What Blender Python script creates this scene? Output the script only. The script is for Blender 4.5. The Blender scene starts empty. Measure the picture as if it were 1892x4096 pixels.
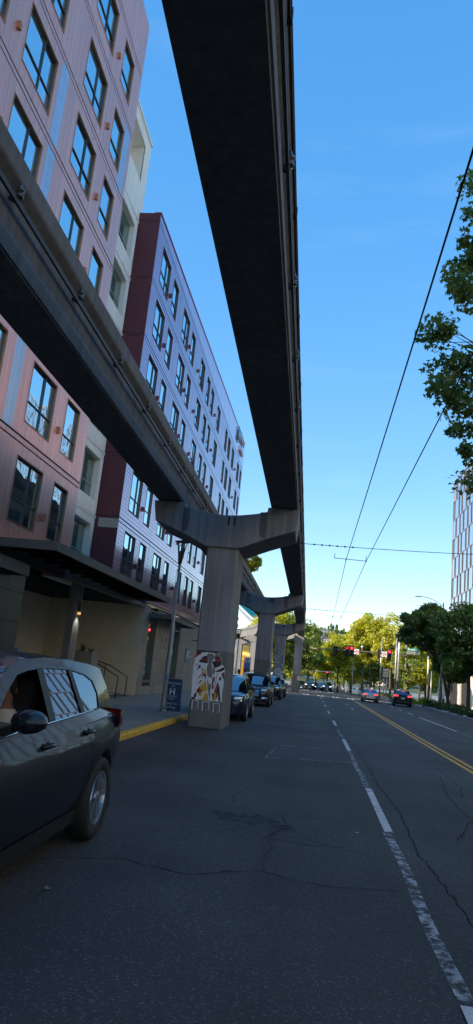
import bpy, bmesh, math, random
import numpy as np
from mathutils import Vector, Matrix
random.seed(7)
RNG = np.random.default_rng(11)
scene = bpy.context.scene
COL = scene.collection
R = math.radians

# ------------------------------------------------------------------ camera
cam_d = bpy.data.cameras.new('camera')
cam = bpy.data.objects.new('camera', cam_d); COL.objects.link(cam)
cam_d.sensor_fit = 'VERTICAL'; cam_d.sensor_height = 36.0; cam_d.lens = 36.0 * 2730 / 4096
cam_d.clip_start = 0.05; cam_d.clip_end = 6000
_R = Vector((0.990223, 0.100843, 0.096380)); _U = Vector((-0.070916, -0.231054, 0.970353)); _F = Vector((-0.120122, 0.967701, 0.221644))
M = Matrix(((_R.x, _U.x, -_F.x, 0), (_R.y, _U.y, -_F.y, 0), (_R.z, _U.z, -_F.z, 1.68), (0, 0, 0, 1)))
cam.matrix_world = M
scene.camera = cam

# ------------------------------------------------------------------ sky, sun, exposure
SUN_DIR = Vector((-0.90, -0.44, 0.0)).normalized()
SUN_EL = 23.0
world = bpy.data.worlds.new('World'); scene.world = world; world.use_nodes = True
nt = world.node_tree
bg = nt.nodes['Background']
sky = nt.nodes.new('ShaderNodeTexSky'); sky.sky_type = 'NISHITA'; sky.sun_disc = False
sky.sun_elevation = R(SUN_EL); sky.sun_rotation = math.atan2(SUN_DIR.x, SUN_DIR.y) % (2 * math.pi)
sky.altitude = 20; sky.air_density = 1.0; sky.dust_density = 0.15; sky.ozone_density = 1.6
hsv = nt.nodes.new('ShaderNodeHueSaturation'); hsv.inputs['Saturation'].default_value = 2.2
gam = nt.nodes.new('ShaderNodeGamma'); gam.inputs['Gamma'].default_value = 0.46   # camera-like compression between zenith and horizon
hsv.inputs['Value'].default_value = 1.70; hsv.inputs['Hue'].default_value = 0.508
nt.links.new(sky.outputs[0], gam.inputs['Color']); nt.links.new(gam.outputs[0], hsv.inputs['Color'])
# faint wisps of cirrus low over the horizon
tc = nt.nodes.new('ShaderNodeTexCoord'); mp = nt.nodes.new('ShaderNodeMapping'); mp.inputs['Scale'].default_value = (1.6, 1.6, 11.0)
nz = nt.nodes.new('ShaderNodeTexNoise'); nz.inputs['Scale'].default_value = 2.3; nz.inputs['Detail'].default_value = 5
rp = nt.nodes.new('ShaderNodeValToRGB'); rp.color_ramp.elements[0].position = 0.58; rp.color_ramp.elements[1].position = 0.9
rp.color_ramp.elements[0].color = (0, 0, 0, 1); rp.color_ramp.elements[1].color = (0.05, 0.05, 0.05, 1)
mixc = nt.nodes.new('ShaderNodeMixRGB'); mixc.inputs['Color2'].default_value = (4.5, 5.0, 5.6, 1)
nt.links.new(tc.outputs['Generated'], mp.inputs[0]); nt.links.new(mp.outputs[0], nz.inputs['Vector']); nt.links.new(nz.outputs['Fac'], rp.inputs[0])
nt.links.new(rp.outputs[0], mixc.inputs['Fac']); nt.links.new(hsv.outputs[0], mixc.inputs['Color1'])
nt.links.new(mixc.outputs[0], bg.inputs['Color'])
bg.inputs['Strength'].default_value = 0.15
sun_d = bpy.data.lights.new('sun', 'SUN'); sun_d.energy = 4.4; sun_d.angle = R(0.53); sun_d.color = (1.0, 0.88, 0.70)
sun = bpy.data.objects.new('sun', sun_d); COL.objects.link(sun)
sd = Vector((SUN_DIR.x * math.cos(R(SUN_EL)), SUN_DIR.y * math.cos(R(SUN_EL)), math.sin(R(SUN_EL))))
sun.rotation_euler = sd.to_track_quat('Z', 'Y').to_euler(); sun.location = sd * 60
scene.view_settings.view_transform = 'Standard'; scene.view_settings.look = 'None'
scene.view_settings.gamma = 1.0; scene.view_settings.use_curve_mapping = False
scene.view_settings.exposure = 1.32
scene.render.engine = 'CYCLES'

# ------------------------------------------------------------------ ground slope
def gz(y): return -0.007 * y

# ------------------------------------------------------------------ mesh helpers
class MB:
    def __init__(s): s.v = []; s.f = []; s.mi = []; s.cm = 0
    def add(s, vs, fs):
        n = len(s.v); s.v.extend([tuple(p) for p in vs])
        for f in fs: s.f.append(tuple(i + n for i in f)); s.mi.append(s.cm)
        return s
    def box(s, x0, x1, y0, y1, z0, z1):
        return s.add([(x0,y0,z0),(x1,y0,z0),(x1,y1,z0),(x0,y1,z0),(x0,y0,z1),(x1,y0,z1),(x1,y1,z1),(x0,y1,z1)],
              [(0,3,2,1),(4,5,6,7),(0,1,5,4),(1,2,6,5),(2,3,7,6),(3,0,4,7)])
    def cbox(s, c, d, rot=None):
        p = [Vector((sx*d[0]/2, sy*d[1]/2, sz*d[2]/2)) for sz in (-1,1) for sx, sy in ((-1,-1),(1,-1),(1,1),(-1,1))]
        if rot is not None: p = [rot @ q for q in p]
        c = Vector(c)
        return s.add([q + c for q in p], [(0,3,2,1),(4,5,6,7),(0,1,5,4),(1,2,6,5),(2,3,7,6),(3,0,4,7)])
    def poly(s, pts): return s.add(pts, [tuple(range(len(pts)))])
    def extr(s, prof, fn, a, b):
        # closed 2d profile (ccw seen from the 'a' side) extruded from a to b; fn(u,v,t) -> point
        n = len(prof); vs = [fn(u, v, a) for u, v in prof] + [fn(u, v, b) for u, v in prof]
        fs = [(i, i + n, (i + 1) % n + n, (i + 1) % n) for i in range(n)] + [tuple(range(n)), tuple(range(2*n-1, n-1, -1))]
        return s.add(vs, fs)
    def tube(s, pts, rad, n=8, cap=True):
        pts = [Vector(p) for p in pts]; k = len(pts)
        if not hasattr(rad, '__len__'): rad = [rad] * k
        vs = []; fs = []
        prev = None
        for i, p in enumerate(pts):
            d = (pts[min(i+1, k-1)] - pts[max(i-1, 0)])
            d = d.normalized() if d.length > 1e-9 else Vector((0,0,1))
            if prev is None:
                a = Vector((0,0,1)) if abs(d.z) < 0.9 else Vector((1,0,0))
                u = d.cross(a).normalized()
            else:
                u = prev - d * prev.dot(d)
                u = u.normalized() if u.length > 1e-6 else d.orthogonal().normalized()
            prev = u; w = d.cross(u)
            for j in range(n):
                t = 2 * math.pi * j / n
                vs.append(p + (u * math.cos(t) + w * math.sin(t)) * rad[i])
        for i in range(k - 1):
            for j in range(n):
                fs.append((i*n+j, i*n+(j+1)%n, (i+1)*n+(j+1)%n, (i+1)*n+j))
        if cap: fs.append(tuple(range(n-1, -1, -1))); fs.append(tuple((k-1)*n + j for j in range(n)))
        return s.add(vs, fs)
    def lathe(s, prof, n=16, fn=lambda x, y, z: (x, y, z), cap=True):
        # prof: list of (r, h) ; axis through fn's z
        k = len(prof); vs = []; fs = []
        for r, h in prof:
            for j in range(n):
                t = 2*math.pi*j/n; vs.append(fn(r*math.cos(t), r*math.sin(t), h))
        for i in range(k-1):
            for j in range(n): fs.append((i*n+j, i*n+(j+1)%n, (i+1)*n+(j+1)%n, (i+1)*n+j))
        if cap: fs.append(tuple(range(n-1,-1,-1))); fs.append(tuple((k-1)*n+j for j in range(n)))
        return s.add(vs, fs)
    def loft(s, rings, closed=False):
        n = len(rings[0]); vs = [p for r in rings for p in r]; fs = []
        for i in range(len(rings)-1):
            for j in range(n if closed else n-1):
                fs.append((i*n+j, i*n+(j+1)%n, (i+1)*n+(j+1)%n, (i+1)*n+j))
        return s.add(vs, fs)
    def mirror_x(s):
        n = len(s.v); vs = [(-x, y, z) for x, y, z in s.v]; fs = [tuple(reversed(f)) for f in s.f]
        return s.add(vs, fs)
    def mesh(s, name, mats, smooth=False):
        me = bpy.data.meshes.new(name); me.from_pydata(s.v, [], s.f)
        mats = mats if isinstance(mats, (list, tuple)) else [mats]
        for m in mats: me.materials.append(m)
        if len(mats) > 1: me.polygons.foreach_set('material_index', s.mi)
        if smooth: me.polygons.foreach_set('use_smooth', [True]*len(me.polygons))
        me.update(); return me

def link(o): COL.objects.link(o); return o
def wm(o):
    return (wm(o.parent) @ o.matrix_parent_inverse @ o.matrix_basis) if o.parent else o.matrix_basis.copy()
def tag(o, label=None, cat=None, group=None, kind=None):
    if label: o['label'] = label
    if cat: o['category'] = cat
    if group: o['group'] = group
    if kind: o['kind'] = kind
    return o
def thing(name, label, cat, loc=(0,0,0), rz=0, group=None):
    o = link(bpy.data.objects.new(name, None)); o.location = loc; o.rotation_euler = (0,0,rz); o.empty_display_size = 0.3
    return tag(o, label, cat, group)
def obj(name, mb, mats, parent=None, smooth=False, world=False, loc=None, rot=None, kind=None, label=None, autosm=None, bevel=None):
    me = mb if isinstance(mb, bpy.types.Mesh) else mb.mesh(name, mats, smooth)
    o = link(bpy.data.objects.new(name, me))
    if loc is not None: o.location = loc
    if rot is not None: o.rotation_euler = rot
    if parent is not None:
        o.parent = parent
        if world: o.matrix_parent_inverse = wm(parent).inverted()
    if autosm:
        try: me.polygons.foreach_set('use_smooth', [True]*len(me.polygons)); me.set_sharp_from_angle(angle=R(autosm))
        except Exception: pass
    if bevel:
        b = o.modifiers.new('bevel', 'BEVEL'); b.width = bevel; b.segments = 2; b.limit_method = 'ANGLE'; b.angle_limit = R(40)
    if kind: o['kind'] = kind
    if label: o['label'] = label
    return o
def struct(name, mb, mats, **k):
    return obj(name, mb, mats, kind='structure', **k)
def copy_tree(o, parent=None):
    c = o.copy(); COL.objects.link(c)
    if parent is not None: c.parent = parent
    for ch in CH.get(o.name, []) or list(o.children): copy_tree(ch, c)
    return c
CH = {}
_cache = {}
def boxmesh(dx, dy, dz, mat, shear=0.0, ch=0.0):
    k = (round(dx,4), round(dy,3), round(dz,3), mat.name, shear, ch)
    if k not in _cache:
        mb = MB(); mb.box(-dx/2, dx/2, -dy/2, dy/2, -dz/2, dz/2)
        if ch:   # chamfered outer (+x) edges
            mb = MB(); c = ch
            mb.add([(-dx/2,-dy/2,-dz/2),(-dx/2,dy/2,-dz/2),(-dx/2,dy/2,dz/2),(-dx/2,-dy/2,dz/2),
                    (dx/2-c,-dy/2,-dz/2),(dx/2-c,dy/2,-dz/2),(dx/2-c,dy/2,dz/2),(dx/2-c,-dy/2,dz/2),
                    (dx/2,-dy/2+c,-dz/2+c),(dx/2,dy/2-c,-dz/2+c),(dx/2,dy/2-c,dz/2-c),(dx/2,-dy/2+c,dz/2-c)],
                   [(0,3,2,1),(0,1,5,4),(1,2,6,5),(2,3,7,6),(3,0,4,7),(4,5,9,8),(5,6,10,9),(6,7,11,10),(7,4,8,11),(8,9,10,11)])
        mb.v = [(x, y, z + shear*y) for x, y, z in mb.v]
        _cache[k] = mb.mesh('piece', mat)
    return _cache[k]
def piece(name, x0, x1, y0, y1, z0, z1, mat, parent, shear=0.0, off=0.0, ch=0.0):
    # a box piece sharing mesh data with alike pieces; world coordinates
    me = boxmesh(x1-x0, y1-y0, z1-z0, mat, shear, ch)
    o = link(bpy.data.objects.new(name, me)); o.parent = parent
    yc = (y0+y1)/2
    p = Vector(((x0+x1)/2, yc, (z0+z1)/2 + off))
    o.location = wm(parent).inverted() @ p
    return o
_txt = {}
def text_mesh(body, size, mat, extrude=0.004, align='CENTER', bold=0.0, shear=0.0):
    cu = bpy.data.curves.new('lettering', 'FONT'); cu.body = body; cu.size = size; cu.extrude = extrude; cu.align_x = align; cu.align_y = 'CENTER'
    cu.offset = bold; cu.space_character = 1.08; cu.resolution_u = 3
    o = bpy.data.objects.new('tmp', cu); COL.objects.link(o)
    bpy.context.view_layer.update()
    me = bpy.data.meshes.new_from_object(o.evaluated_get(bpy.context.evaluated_depsgraph_get()))
    bpy.data.objects.remove(o); bpy.data.curves.remove(cu)
    me.materials.clear(); me.materials.append(mat)
    return me
# ------------------------------------------------------------------ materials
MATS = {}
def mat(name, col, rough=0.6, metal=0.0, var=0.0, scale=4.0, bump=0.0, bscale=40.0, coat=0.0, rnd=0.0, spec=0.5, emit=None, es=1.0, stretch=None, detail=4, var2=None, crough=0.03, aniso=0):
    m = bpy.data.materials.new(name); m.use_nodes = True; MATS[name] = m
    n = m.node_tree.nodes; l = m.node_tree.links; b = n['Principled BSDF']
    b.inputs['Roughness'].default_value = rough; b.inputs['Metallic'].default_value = metal
    b.inputs['Coat Weight'].default_value = coat; b.inputs['Coat Roughness'].default_value = crough
    b.inputs['Specular IOR Level'].default_value = spec
    if name == 'maroon_cladding': b.inputs['Coat IOR'].default_value = 1.6
    col = tuple(col) + (1,)
    b.inputs['Base Color'].default_value = col
    if emit: b.inputs['Emission Color'].default_value = tuple(emit) + (1,); b.inputs['Emission Strength'].default_value = es
    if var or rnd or var2:
        tcn = n.new('ShaderNodeTexCoord'); mpn = n.new('ShaderNodeMapping'); l.new(tcn.outputs['Object'], mpn.inputs[0])
        if stretch: mpn.inputs['Scale'].default_value = stretch
        nzn = n.new('ShaderNodeTexNoise'); nzn.inputs['Scale'].default_value = scale; nzn.inputs['Detail'].default_value = detail
        l.new(mpn.outputs[0], nzn.inputs['Vector'])
        h = n.new('ShaderNodeHueSaturation'); h.inputs['Color'].default_value = col
        mr = n.new('ShaderNodeMapRange'); mr.inputs['From Min'].default_value = 0.25; mr.inputs['From Max'].default_value = 0.75
        mr.inputs['To Min'].default_value = 1 - var; mr.inputs['To Max'].default_value = 1 + var
        l.new(nzn.outputs['Fac'], mr.inputs['Value'])
        out = mr.outputs[0]
        if rnd:
            oi = n.new('ShaderNodeObjectInfo'); mr2 = n.new('ShaderNodeMapRange'); mr2.inputs['To Min'].default_value = 1 - rnd; mr2.inputs['To Max'].default_value = 1 + rnd
            l.new(oi.outputs['Random'], mr2.inputs['Value']); mu = n.new('ShaderNodeMath'); mu.operation = 'MULTIPLY'
            l.new(out, mu.inputs[0]); l.new(mr2.outputs[0], mu.inputs[1]); out = mu.outputs[0]
        l.new(out, h.inputs['Value']); l.new(h.outputs[0], b.inputs['Base Color'])
        if var2:   # second colour by a larger noise
            nz2 = n.new('ShaderNodeTexNoise'); nz2.inputs['Scale'].default_value = var2[1]; nz2.inputs['Detail'].default_value = 6; l.new(mpn.outputs[0], nz2.inputs['Vector'])
            r2 = n.new('ShaderNodeMapRange'); r2.inputs['From Min'].default_value = var2[2]; r2.inputs['From Max'].default_value = var2[3]; l.new(nz2.outputs['Fac'], r2.inputs['Value'])
            mx = n.new('ShaderNodeMixRGB'); mx.inputs['Color2'].default_value = tuple(var2[0]) + (1,); l.new(r2.outputs[0], mx.inputs['Fac']); l.new(h.outputs[0], mx.inputs['Color1']); l.new(mx.outputs[0], b.inputs['Base Color'])
        rr = n.new('ShaderNodeMapRange'); rr.inputs['To Min'].default_value = max(0.02, rough*(1-var*0.5)); rr.inputs['To Max'].default_value = min(1, rough*(1+var*0.5)); l.new(nzn.outputs['Fac'], rr.inputs['Value']); l.new(rr.outputs[0], b.inputs['Roughness'])
    if bump:
        tc2 = n.new('ShaderNodeTexCoord'); nb = n.new('ShaderNodeTexNoise'); nb.inputs['Scale'].default_value = bscale; nb.inputs['Detail'].default_value = 3
        l.new(tc2.outputs['Object'], nb.inputs['Vector']); bp = n.new('ShaderNodeBump'); bp.inputs['Strength'].default_value = 1.0; bp.inputs['Distance'].default_value = bump
        l.new(nb.outputs['Fac'], bp.inputs['Height']); l.new(bp.outputs[0], b.inputs['Normal'])
    return m
def glassmat(name, inner, refl=0.5, tint=(0.9, 0.97, 1.0), wav=0.0, rough=0.01, wscale=1.2, blinds=None):
    # coated window glass: dark room behind, part mirror
    m = bpy.data.materials.new(name); m.use_nodes = True; MATS[name] = m
    n = m.node_tree.nodes; l = m.node_tree.links; n.remove(n['Principled BSDF']); out = n['Material Output']
    d = n.new('ShaderNodeBsdfDiffuse'); d.inputs['Color'].default_value = tuple(inner) + (1,)
    g = n.new('ShaderNodeBsdfGlossy'); g.inputs['Color'].default_value = tuple(tint) + (1,); g.inputs['Roughness'].default_value = rough
    lw = n.new('ShaderNodeLayerWeight'); lw.inputs['Blend'].default_value = 0.35
    mr = n.new('ShaderNodeMapRange'); mr.inputs['To Min'].default_value = refl*0.6; mr.inputs['To Max'].default_value = min(1, refl*1.7); l.new(lw.outputs['Facing'], mr.inputs['Value'])
    mx = n.new('ShaderNodeMixShader'); l.new(mr.outputs[0], mx.inputs[0]); l.new(d.outputs[0], mx.inputs[1]); l.new(g.outputs[0], mx.inputs[2]); l.new(mx.outputs[0], out.inputs[0])
    if blinds:   # some rooms have pale blinds drawn behind the glass
        oi2 = n.new('ShaderNodeObjectInfo'); rb = n.new('ShaderNodeValToRGB'); rb.color_ramp.interpolation = 'CONSTANT'; e = rb.color_ramp.elements
        e[0].color = tuple(inner) + (1,); e[1].position = 0.70; e[1].color = tuple(blinds) + (1,); q = e.new(0.45); q.color = tuple(c*2.2 for c in inner) + (1,)
        l.new(oi2.outputs['Random'], rb.inputs[0]); l.new(rb.outputs[0], d.inputs['Color'])
    if wav:
        t = n.new('ShaderNodeTexCoord'); oi = n.new('ShaderNodeObjectInfo'); ad = n.new('ShaderNodeVectorMath'); ad.operation = 'ADD'
        l.new(t.outputs['Object'], ad.inputs[0]); l.new(oi.outputs['Location'], ad.inputs[1])
        nb = n.new('ShaderNodeTexNoise'); nb.inputs['Scale'].default_value = wscale; nb.inputs['Detail'].default_value = 1; l.new(ad.outputs[0], nb.inputs['Vector'])
        bp = n.new('ShaderNodeBump'); bp.inputs['Distance'].default_value = wav; l.new(nb.outputs['Fac'], bp.inputs['Height']); l.new(bp.outputs[0], g.inputs['Normal'])
    return m
def leafmat(name, c1, c2, trans=0.4):
    m = bpy.data.materials.new(name); m.use_nodes = True; MATS[name] = m
    n = m.node_tree.nodes; l = m.node_tree.links; n.remove(n['Principled BSDF']); out = n['Material Output']
    at = n.new('ShaderNodeAttribute'); at.attribute_name = 'tint'
    mx = n.new('ShaderNodeMixRGB'); mx.inputs['Color1'].default_value = tuple(c1)+(1,); mx.inputs['Color2'].default_value = tuple(c2)+(1,); l.new(at.outputs['Fac'], mx.inputs['Fac'])
    d = n.new('ShaderNodeBsdfDiffuse'); t = n.new('ShaderNodeBsdfTranslucent'); g = n.new('ShaderNodeBsdfGlossy'); g.inputs['Roughness'].default_value = 0.45; g.inputs['Color'].default_value = (0.5,0.5,0.5,1)
    hs = n.new('ShaderNodeHueSaturation'); hs.inputs['Value'].default_value = 1.5; hs.inputs['Saturation'].default_value = 1.1; l.new(mx.outputs[0], hs.inputs['Color'])
    l.new(mx.outputs[0], d.inputs['Color']); l.new(hs.outputs[0], t.inputs['Color'])
    a = n.new('ShaderNodeMixShader'); a.inputs[0].default_value = trans; l.new(d.outputs[0], a.inputs[1]); l.new(t.outputs[0], a.inputs[2])
    b = n.new('ShaderNodeMixShader'); b.inputs[0].default_value = 0.06; l.new(a.outputs[0], b.inputs[1]); l.new(g.outputs[0], b.inputs[2]); l.new(b.outputs[0], out.inputs[0])
    return m

def asphalt_mat():
    m = bpy.data.materials.new('asphalt'); m.use_nodes = True; n = m.node_tree.nodes; l = m.node_tree.links; b = n['Principled BSDF']
    t = n.new('ShaderNodeTexCoord')
    def noise(s, d=3, sc=None):
        q = n.new('ShaderNodeTexNoise'); q.inputs['Scale'].default_value = s; q.inputs['Detail'].default_value = d
        if sc:
            mp_ = n.new('ShaderNodeMapping'); mp_.inputs['Scale'].default_value = sc; l.new(t.outputs['Object'], mp_.inputs[0]); l.new(mp_.outputs[0], q.inputs['Vector'])
        else: l.new(t.outputs['Object'], q.inputs['Vector'])
        return q
    def ramp(src, p0, p1, c0, c1):
        r = n.new('ShaderNodeValToRGB'); r.color_ramp.elements[0].position = p0; r.color_ramp.elements[1].position = p1
        r.color_ramp.elements[0].color = (c0,c0,c0,1); r.color_ramp.elements[1].color = (c1,c1,c1,1); l.new(src, r.inputs[0]); return r.outputs[0]
    def mul(a, c):
        x = n.new('ShaderNodeMixRGB'); x.blend_type = 'MULTIPLY'; x.inputs['Fac'].default_value = 1
        l.new(a, x.inputs['Color1']); l.new(c, x.inputs['Color2']); return x.outputs[0]
    big = ramp(noise(0.35, 5).outputs['Fac'], 0.3, 0.7, 0.62, 1.35)
    trk = ramp(noise(0.9, 4, (1.0, 0.06, 1)).outputs['Fac'], 0.3, 0.7, 0.75, 1.25)
    vor = n.new('ShaderNodeTexVoronoi'); vor.inputs['Scale'].default_value = 75; l.new(t.outputs['Object'], vor.inputs['Vector'])
    chip = ramp(vor.outputs['Color'], 0.72, 0.95, 0.82, 2.5)
    fine = ramp(noise(140, 2).outputs['Fac'], 0.3, 0.75, 0.70, 1.4)
    # fine crack network
    vc = n.new('ShaderNodeTexVoronoi'); vc.feature = 'DISTANCE_TO_EDGE'; vc.inputs['Scale'].default_value = 0.55
    wn = noise(1.6, 6); ms = n.new('ShaderNodeMixRGB'); ms.inputs['Fac'].default_value = 0.35; l.new(t.outputs['Object'], ms.inputs['Color1']); l.new(wn.outputs['Color'], ms.inputs['Color2']); l.new(ms.outputs[0], vc.inputs['Vector'])
    ck = ramp(vc.outputs['Distance'], 0.0, 0.012, 0.35, 1.0)
    cm = ramp(noise(0.23, 3).outputs['Fac'], 0.48, 0.58, 0.0, 1.0)
    ckm = n.new('ShaderNodeMixRGB'); l.new(cm, ckm.inputs['Fac']); ckm.inputs['Color1'].default_value = (1,1,1,1); l.new(ck, ckm.inputs['Color2'])
    base = n.new('ShaderNodeRGB'); base.outputs[0].default_value = (0.047, 0.0455, 0.045, 1)
    c = mul(mul(mul(mul(mul(base.outputs[0], big), trk), chip), fine), ckm.outputs[0])
    l.new(c, b.inputs['Base Color'])
    b.inputs['Roughness'].default_value = 0.78; b.inputs['Specular IOR Level'].default_value = 0.35
    bp = n.new('ShaderNodeBump'); bp.inputs['Distance'].default_value = 0.004; bp.inputs['Strength'].default_value = 0.6
    l.new(vor.outputs['Distance'], bp.inputs['Height']); l.new(bp.outputs[0], b.inputs['Normal'])
    return m
def worn_mat(name, col, lo, hi, scale=6, under=(0.05, 0.05, 0.053)):
    # road paint: worn through to the asphalt below where the noise is high
    m = mat(name, col, rough=0.7, var=0.12, scale=3); n = m.node_tree.nodes; l = m.node_tree.links; b = n['Principled BSDF']
    t = n.new('ShaderNodeTexCoord'); z = n.new('ShaderNodeTexNoise'); z.inputs['Scale'].default_value = scale; z.inputs['Detail'].default_value = 9; z.inputs['Roughness'].default_value = 0.7; l.new(t.outputs['Object'], z.inputs['Vector'])
    r = n.new('ShaderNodeMapRange'); r.inputs['From Min'].default_value = lo; r.inputs['From Max'].default_value = hi; r.inputs['To Min'].default_value = 1; r.inputs['To Max'].default_value = 0; l.new(z.outputs['Fac'], r.inputs['Value']); l.new(r.outputs[0], b.inputs['Alpha'])
    return m
def concrete_mat(name, col, streak=0.35, dark=0.55):
    m = bpy.data.materials.new(name); m.use_nodes = True; n = m.node_tree.nodes; l = m.node_tree.links; b = n['Principled BSDF']; b.inputs['Roughness'].default_value = 0.8; MATS[name] = m
    b.inputs['Specular IOR Level'].default_value = 0.3
    t = n.new('ShaderNodeTexCoord'); mp_ = n.new('ShaderNodeMapping'); mp_.inputs['Scale'].default_value = (5, 5, 0.22); l.new(t.outputs['Object'], mp_.inputs[0])
    a = n.new('ShaderNodeTexNoise'); a.inputs['Scale'].default_value = 1.4; a.inputs['Detail'].default_value = 6; l.new(mp_.outputs[0], a.inputs['Vector'])
    ra = n.new('ShaderNodeMapRange'); ra.inputs['From Min'].default_value = 0.3; ra.inputs['From Max'].default_value = 0.75; ra.inputs['To Min'].default_value = 1+streak*0.4; ra.inputs['To Max'].default_value = 1-streak; l.new(a.outputs['Fac'], ra.inputs['Value'])
    c = n.new('ShaderNodeTexNoise'); c.inputs['Scale'].default_value = 0.9; c.inputs['Detail'].default_value = 7; l.new(t.outputs['Object'], c.inputs['Vector'])
    rc = n.new('ShaderNodeMapRange'); rc.inputs['From Min'].default_value = 0.3; rc.inputs['From Max'].default_value = 0.7; rc.inputs['To Min'].default_value = dark+0.35; rc.inputs['To Max'].default_value = 1.12; l.new(c.outputs['Fac'], rc.inputs['Value'])
    mu = n.new('ShaderNodeMath'); mu.operation = 'MULTIPLY'; l.new(ra.outputs[0], mu.inputs[0]); l.new(rc.outputs[0], mu.inputs[1])
    h = n.new('ShaderNodeHueSaturation'); h.inputs['Color'].default_value = tuple(col)+(1,); l.new(mu.outputs[0], h.inputs['Value']); l.new(h.outputs[0], b.inputs['Base Color'])
    f = n.new('ShaderNodeTexNoise'); f.inputs['Scale'].default_value = 60; f.inputs['Detail'].default_value = 3; l.new(t.outputs['Object'], f.inputs['Vector'])
    bp = n.new('ShaderNodeBump'); bp.inputs['Distance'].default_value = 0.004; l.new(f.outputs['Fac'], bp.inputs['Height']); l.new(bp.outputs[0], b.inputs['Normal'])
    return m
ASPH = asphalt_mat()
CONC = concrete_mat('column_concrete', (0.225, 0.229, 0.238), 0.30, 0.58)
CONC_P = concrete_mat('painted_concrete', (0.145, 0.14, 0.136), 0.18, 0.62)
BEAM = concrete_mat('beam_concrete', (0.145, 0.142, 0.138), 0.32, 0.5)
STAIN = concrete_mat('damp_stain', (0.13, 0.127, 0.124), 0.6, 0.4)
WALK = mat('pavement_concrete', (0.21, 0.205, 0.195), 0.85, var=0.15, scale=2.5, bump=0.002, bscale=90, rnd=0.08)
KERB = mat('kerb_concrete', (0.30, 0.29, 0.28), 0.85, var=0.2, scale=3, bump=0.003, bscale=60)
YKERB = mat('yellow_kerb_paint', (0.62, 0.36, 0.03), 0.7, var=0.2, scale=3, var2=((0.2, 0.17, 0.12), 5, 0.6, 0.72), bump=0.003, bscale=50)
WHITE_P = worn_mat('road_white', (0.50, 0.50, 0.50), 0.54, 0.66, 9)
WHITE_W = worn_mat('road_white_worn', (0.34, 0.345, 0.35), 0.40, 0.58, 11)
YELL_P = worn_mat('road_yellow', (0.62, 0.33, 0.02), 0.58, 0.75, 7)
CRACK = mat('tar', (0.014, 0.014, 0.015), 0.95, spec=0.05)
SEAL = worn_mat('patch_seal', (0.22, 0.225, 0.235), 0.45, 0.6, 6)
COPPER = mat('copper_cladding', (0.94, 0.38, 0.27), 0.38, 0.60, var=0.10, scale=1.2, stretch=(1, 2.5, 0.25), rnd=0.07, coat=0.25, crough=0.2)
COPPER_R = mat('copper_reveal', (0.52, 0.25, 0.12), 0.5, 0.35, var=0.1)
STEEL = mat('grey_steel_panel', (0.55, 0.55, 0.60), 0.42, 0.75, var=0.08, scale=1.5, rnd=0.05)
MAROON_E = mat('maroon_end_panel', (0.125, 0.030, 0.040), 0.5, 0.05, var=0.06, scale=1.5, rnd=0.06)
MAROON = mat('maroon_cladding', (0.50, 0.12, 0.22), 0.30, 0.55, var=0.08, scale=1.5, rnd=0.10, coat=1.0, crough=0.10, bump=0.0015, bscale=3)
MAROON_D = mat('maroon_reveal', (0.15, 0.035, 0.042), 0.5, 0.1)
JOINT = mat('joint_dark', (0.03, 0.018, 0.02), 0.8)  # near-black backing behind the cladding joints and in the slot vents
WHITEM = mat('white_corrugated', (0.86, 0.81, 0.72), 0.5, var=0.06, scale=1.5, stretch=(1, 3, 0.3))
BEIGE = mat('beige_panel', (0.42, 0.40, 0.33), 0.6, var=0.05)
STUCCO = mat('stucco', (0.74, 0.65, 0.48), 0.9, var=0.05, scale=2, bump=0.002, bscale=120)
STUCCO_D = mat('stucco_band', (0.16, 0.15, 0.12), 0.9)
STONE = mat('grey_stone', (0.24, 0.23, 0.21), 0.45, var=0.22, scale=2.0, stretch=(2.5, 2.5, 0.35), rnd=0.16, bump=0.0015, bscale=30)
BSTONE = mat('black_stone', (0.035, 0.035, 0.035), 0.35, var=0.3, scale=2, stretch=(2, 2, 0.3), rnd=0.2)
CANOPY = mat('canopy_metal', (0.14, 0.14, 0.135), 0.5, 0.3, var=0.15, scale=3)
BLACK = mat('black_metal', (0.012, 0.012, 0.013), 0.45, 0.2)
DARKIN = mat('dark_interior', (0.012, 0.012, 0.013), 0.9)
WFRAME = mat('window_frame', (0.10, 0.10, 0.10), 0.4, 0.5)
WFRAMEW = mat('white_window_frame', (0.60, 0.59, 0.52), 0.45)
GLASS = glassmat('hotel_glass', (0.010, 0.030, 0.032), 0.95, (0.80, 0.97, 1.0), 0.010, blinds=(.16, .20, .19))
GLASSG = glassmat('green_glass', (0.05, 0.11, 0.085), 0.30, (0.9, 1, 0.97), 0.008)
TGLASS = glassmat('tower_glass', (0.13, 0.15, 0.18), 0.6, (0.98, 0.97, 1.0), 0.012)
CGLASS = glassmat('car_glass', (0.004, 0.005, 0.006), 0.24, (0.66, 0.82, 1), 0.0)
CSHIELD = glassmat('windscreen_glass', (0.006, 0.008, 0.010), 0.30, (0.95, 0.97, 1), 0.0)
STEELP = mat('galvanised_pole', (0.38, 0.38, 0.37), 0.38, 0.6, var=0.2, scale=4, stretch=(2, 2, 0.3))
LAMPM = mat('bronze_lamp', (0.13, 0.12, 0.11), 0.45, 0.6)
RUBBER = mat('rubber', (0.012, 0.012, 0.012), 0.75, bump=0.002, bscale=80)
CHROME = mat('chrome', (0.75, 0.76, 0.78), 0.12, 1.0)
ALLOY = mat('alloy_wheel', (0.52, 0.53, 0.55), 0.28, 0.9)
PLASTIC = mat('black_plastic', (0.014, 0.014, 0.015), 0.55)
LAMPG = mat('lamp_lens', (0.55, 0.58, 0.6), 0.08, 0.6, coat=1)
TAILR = mat('tail_lens', (0.42, 0.015, 0.018), 0.12, coat=1)
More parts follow.
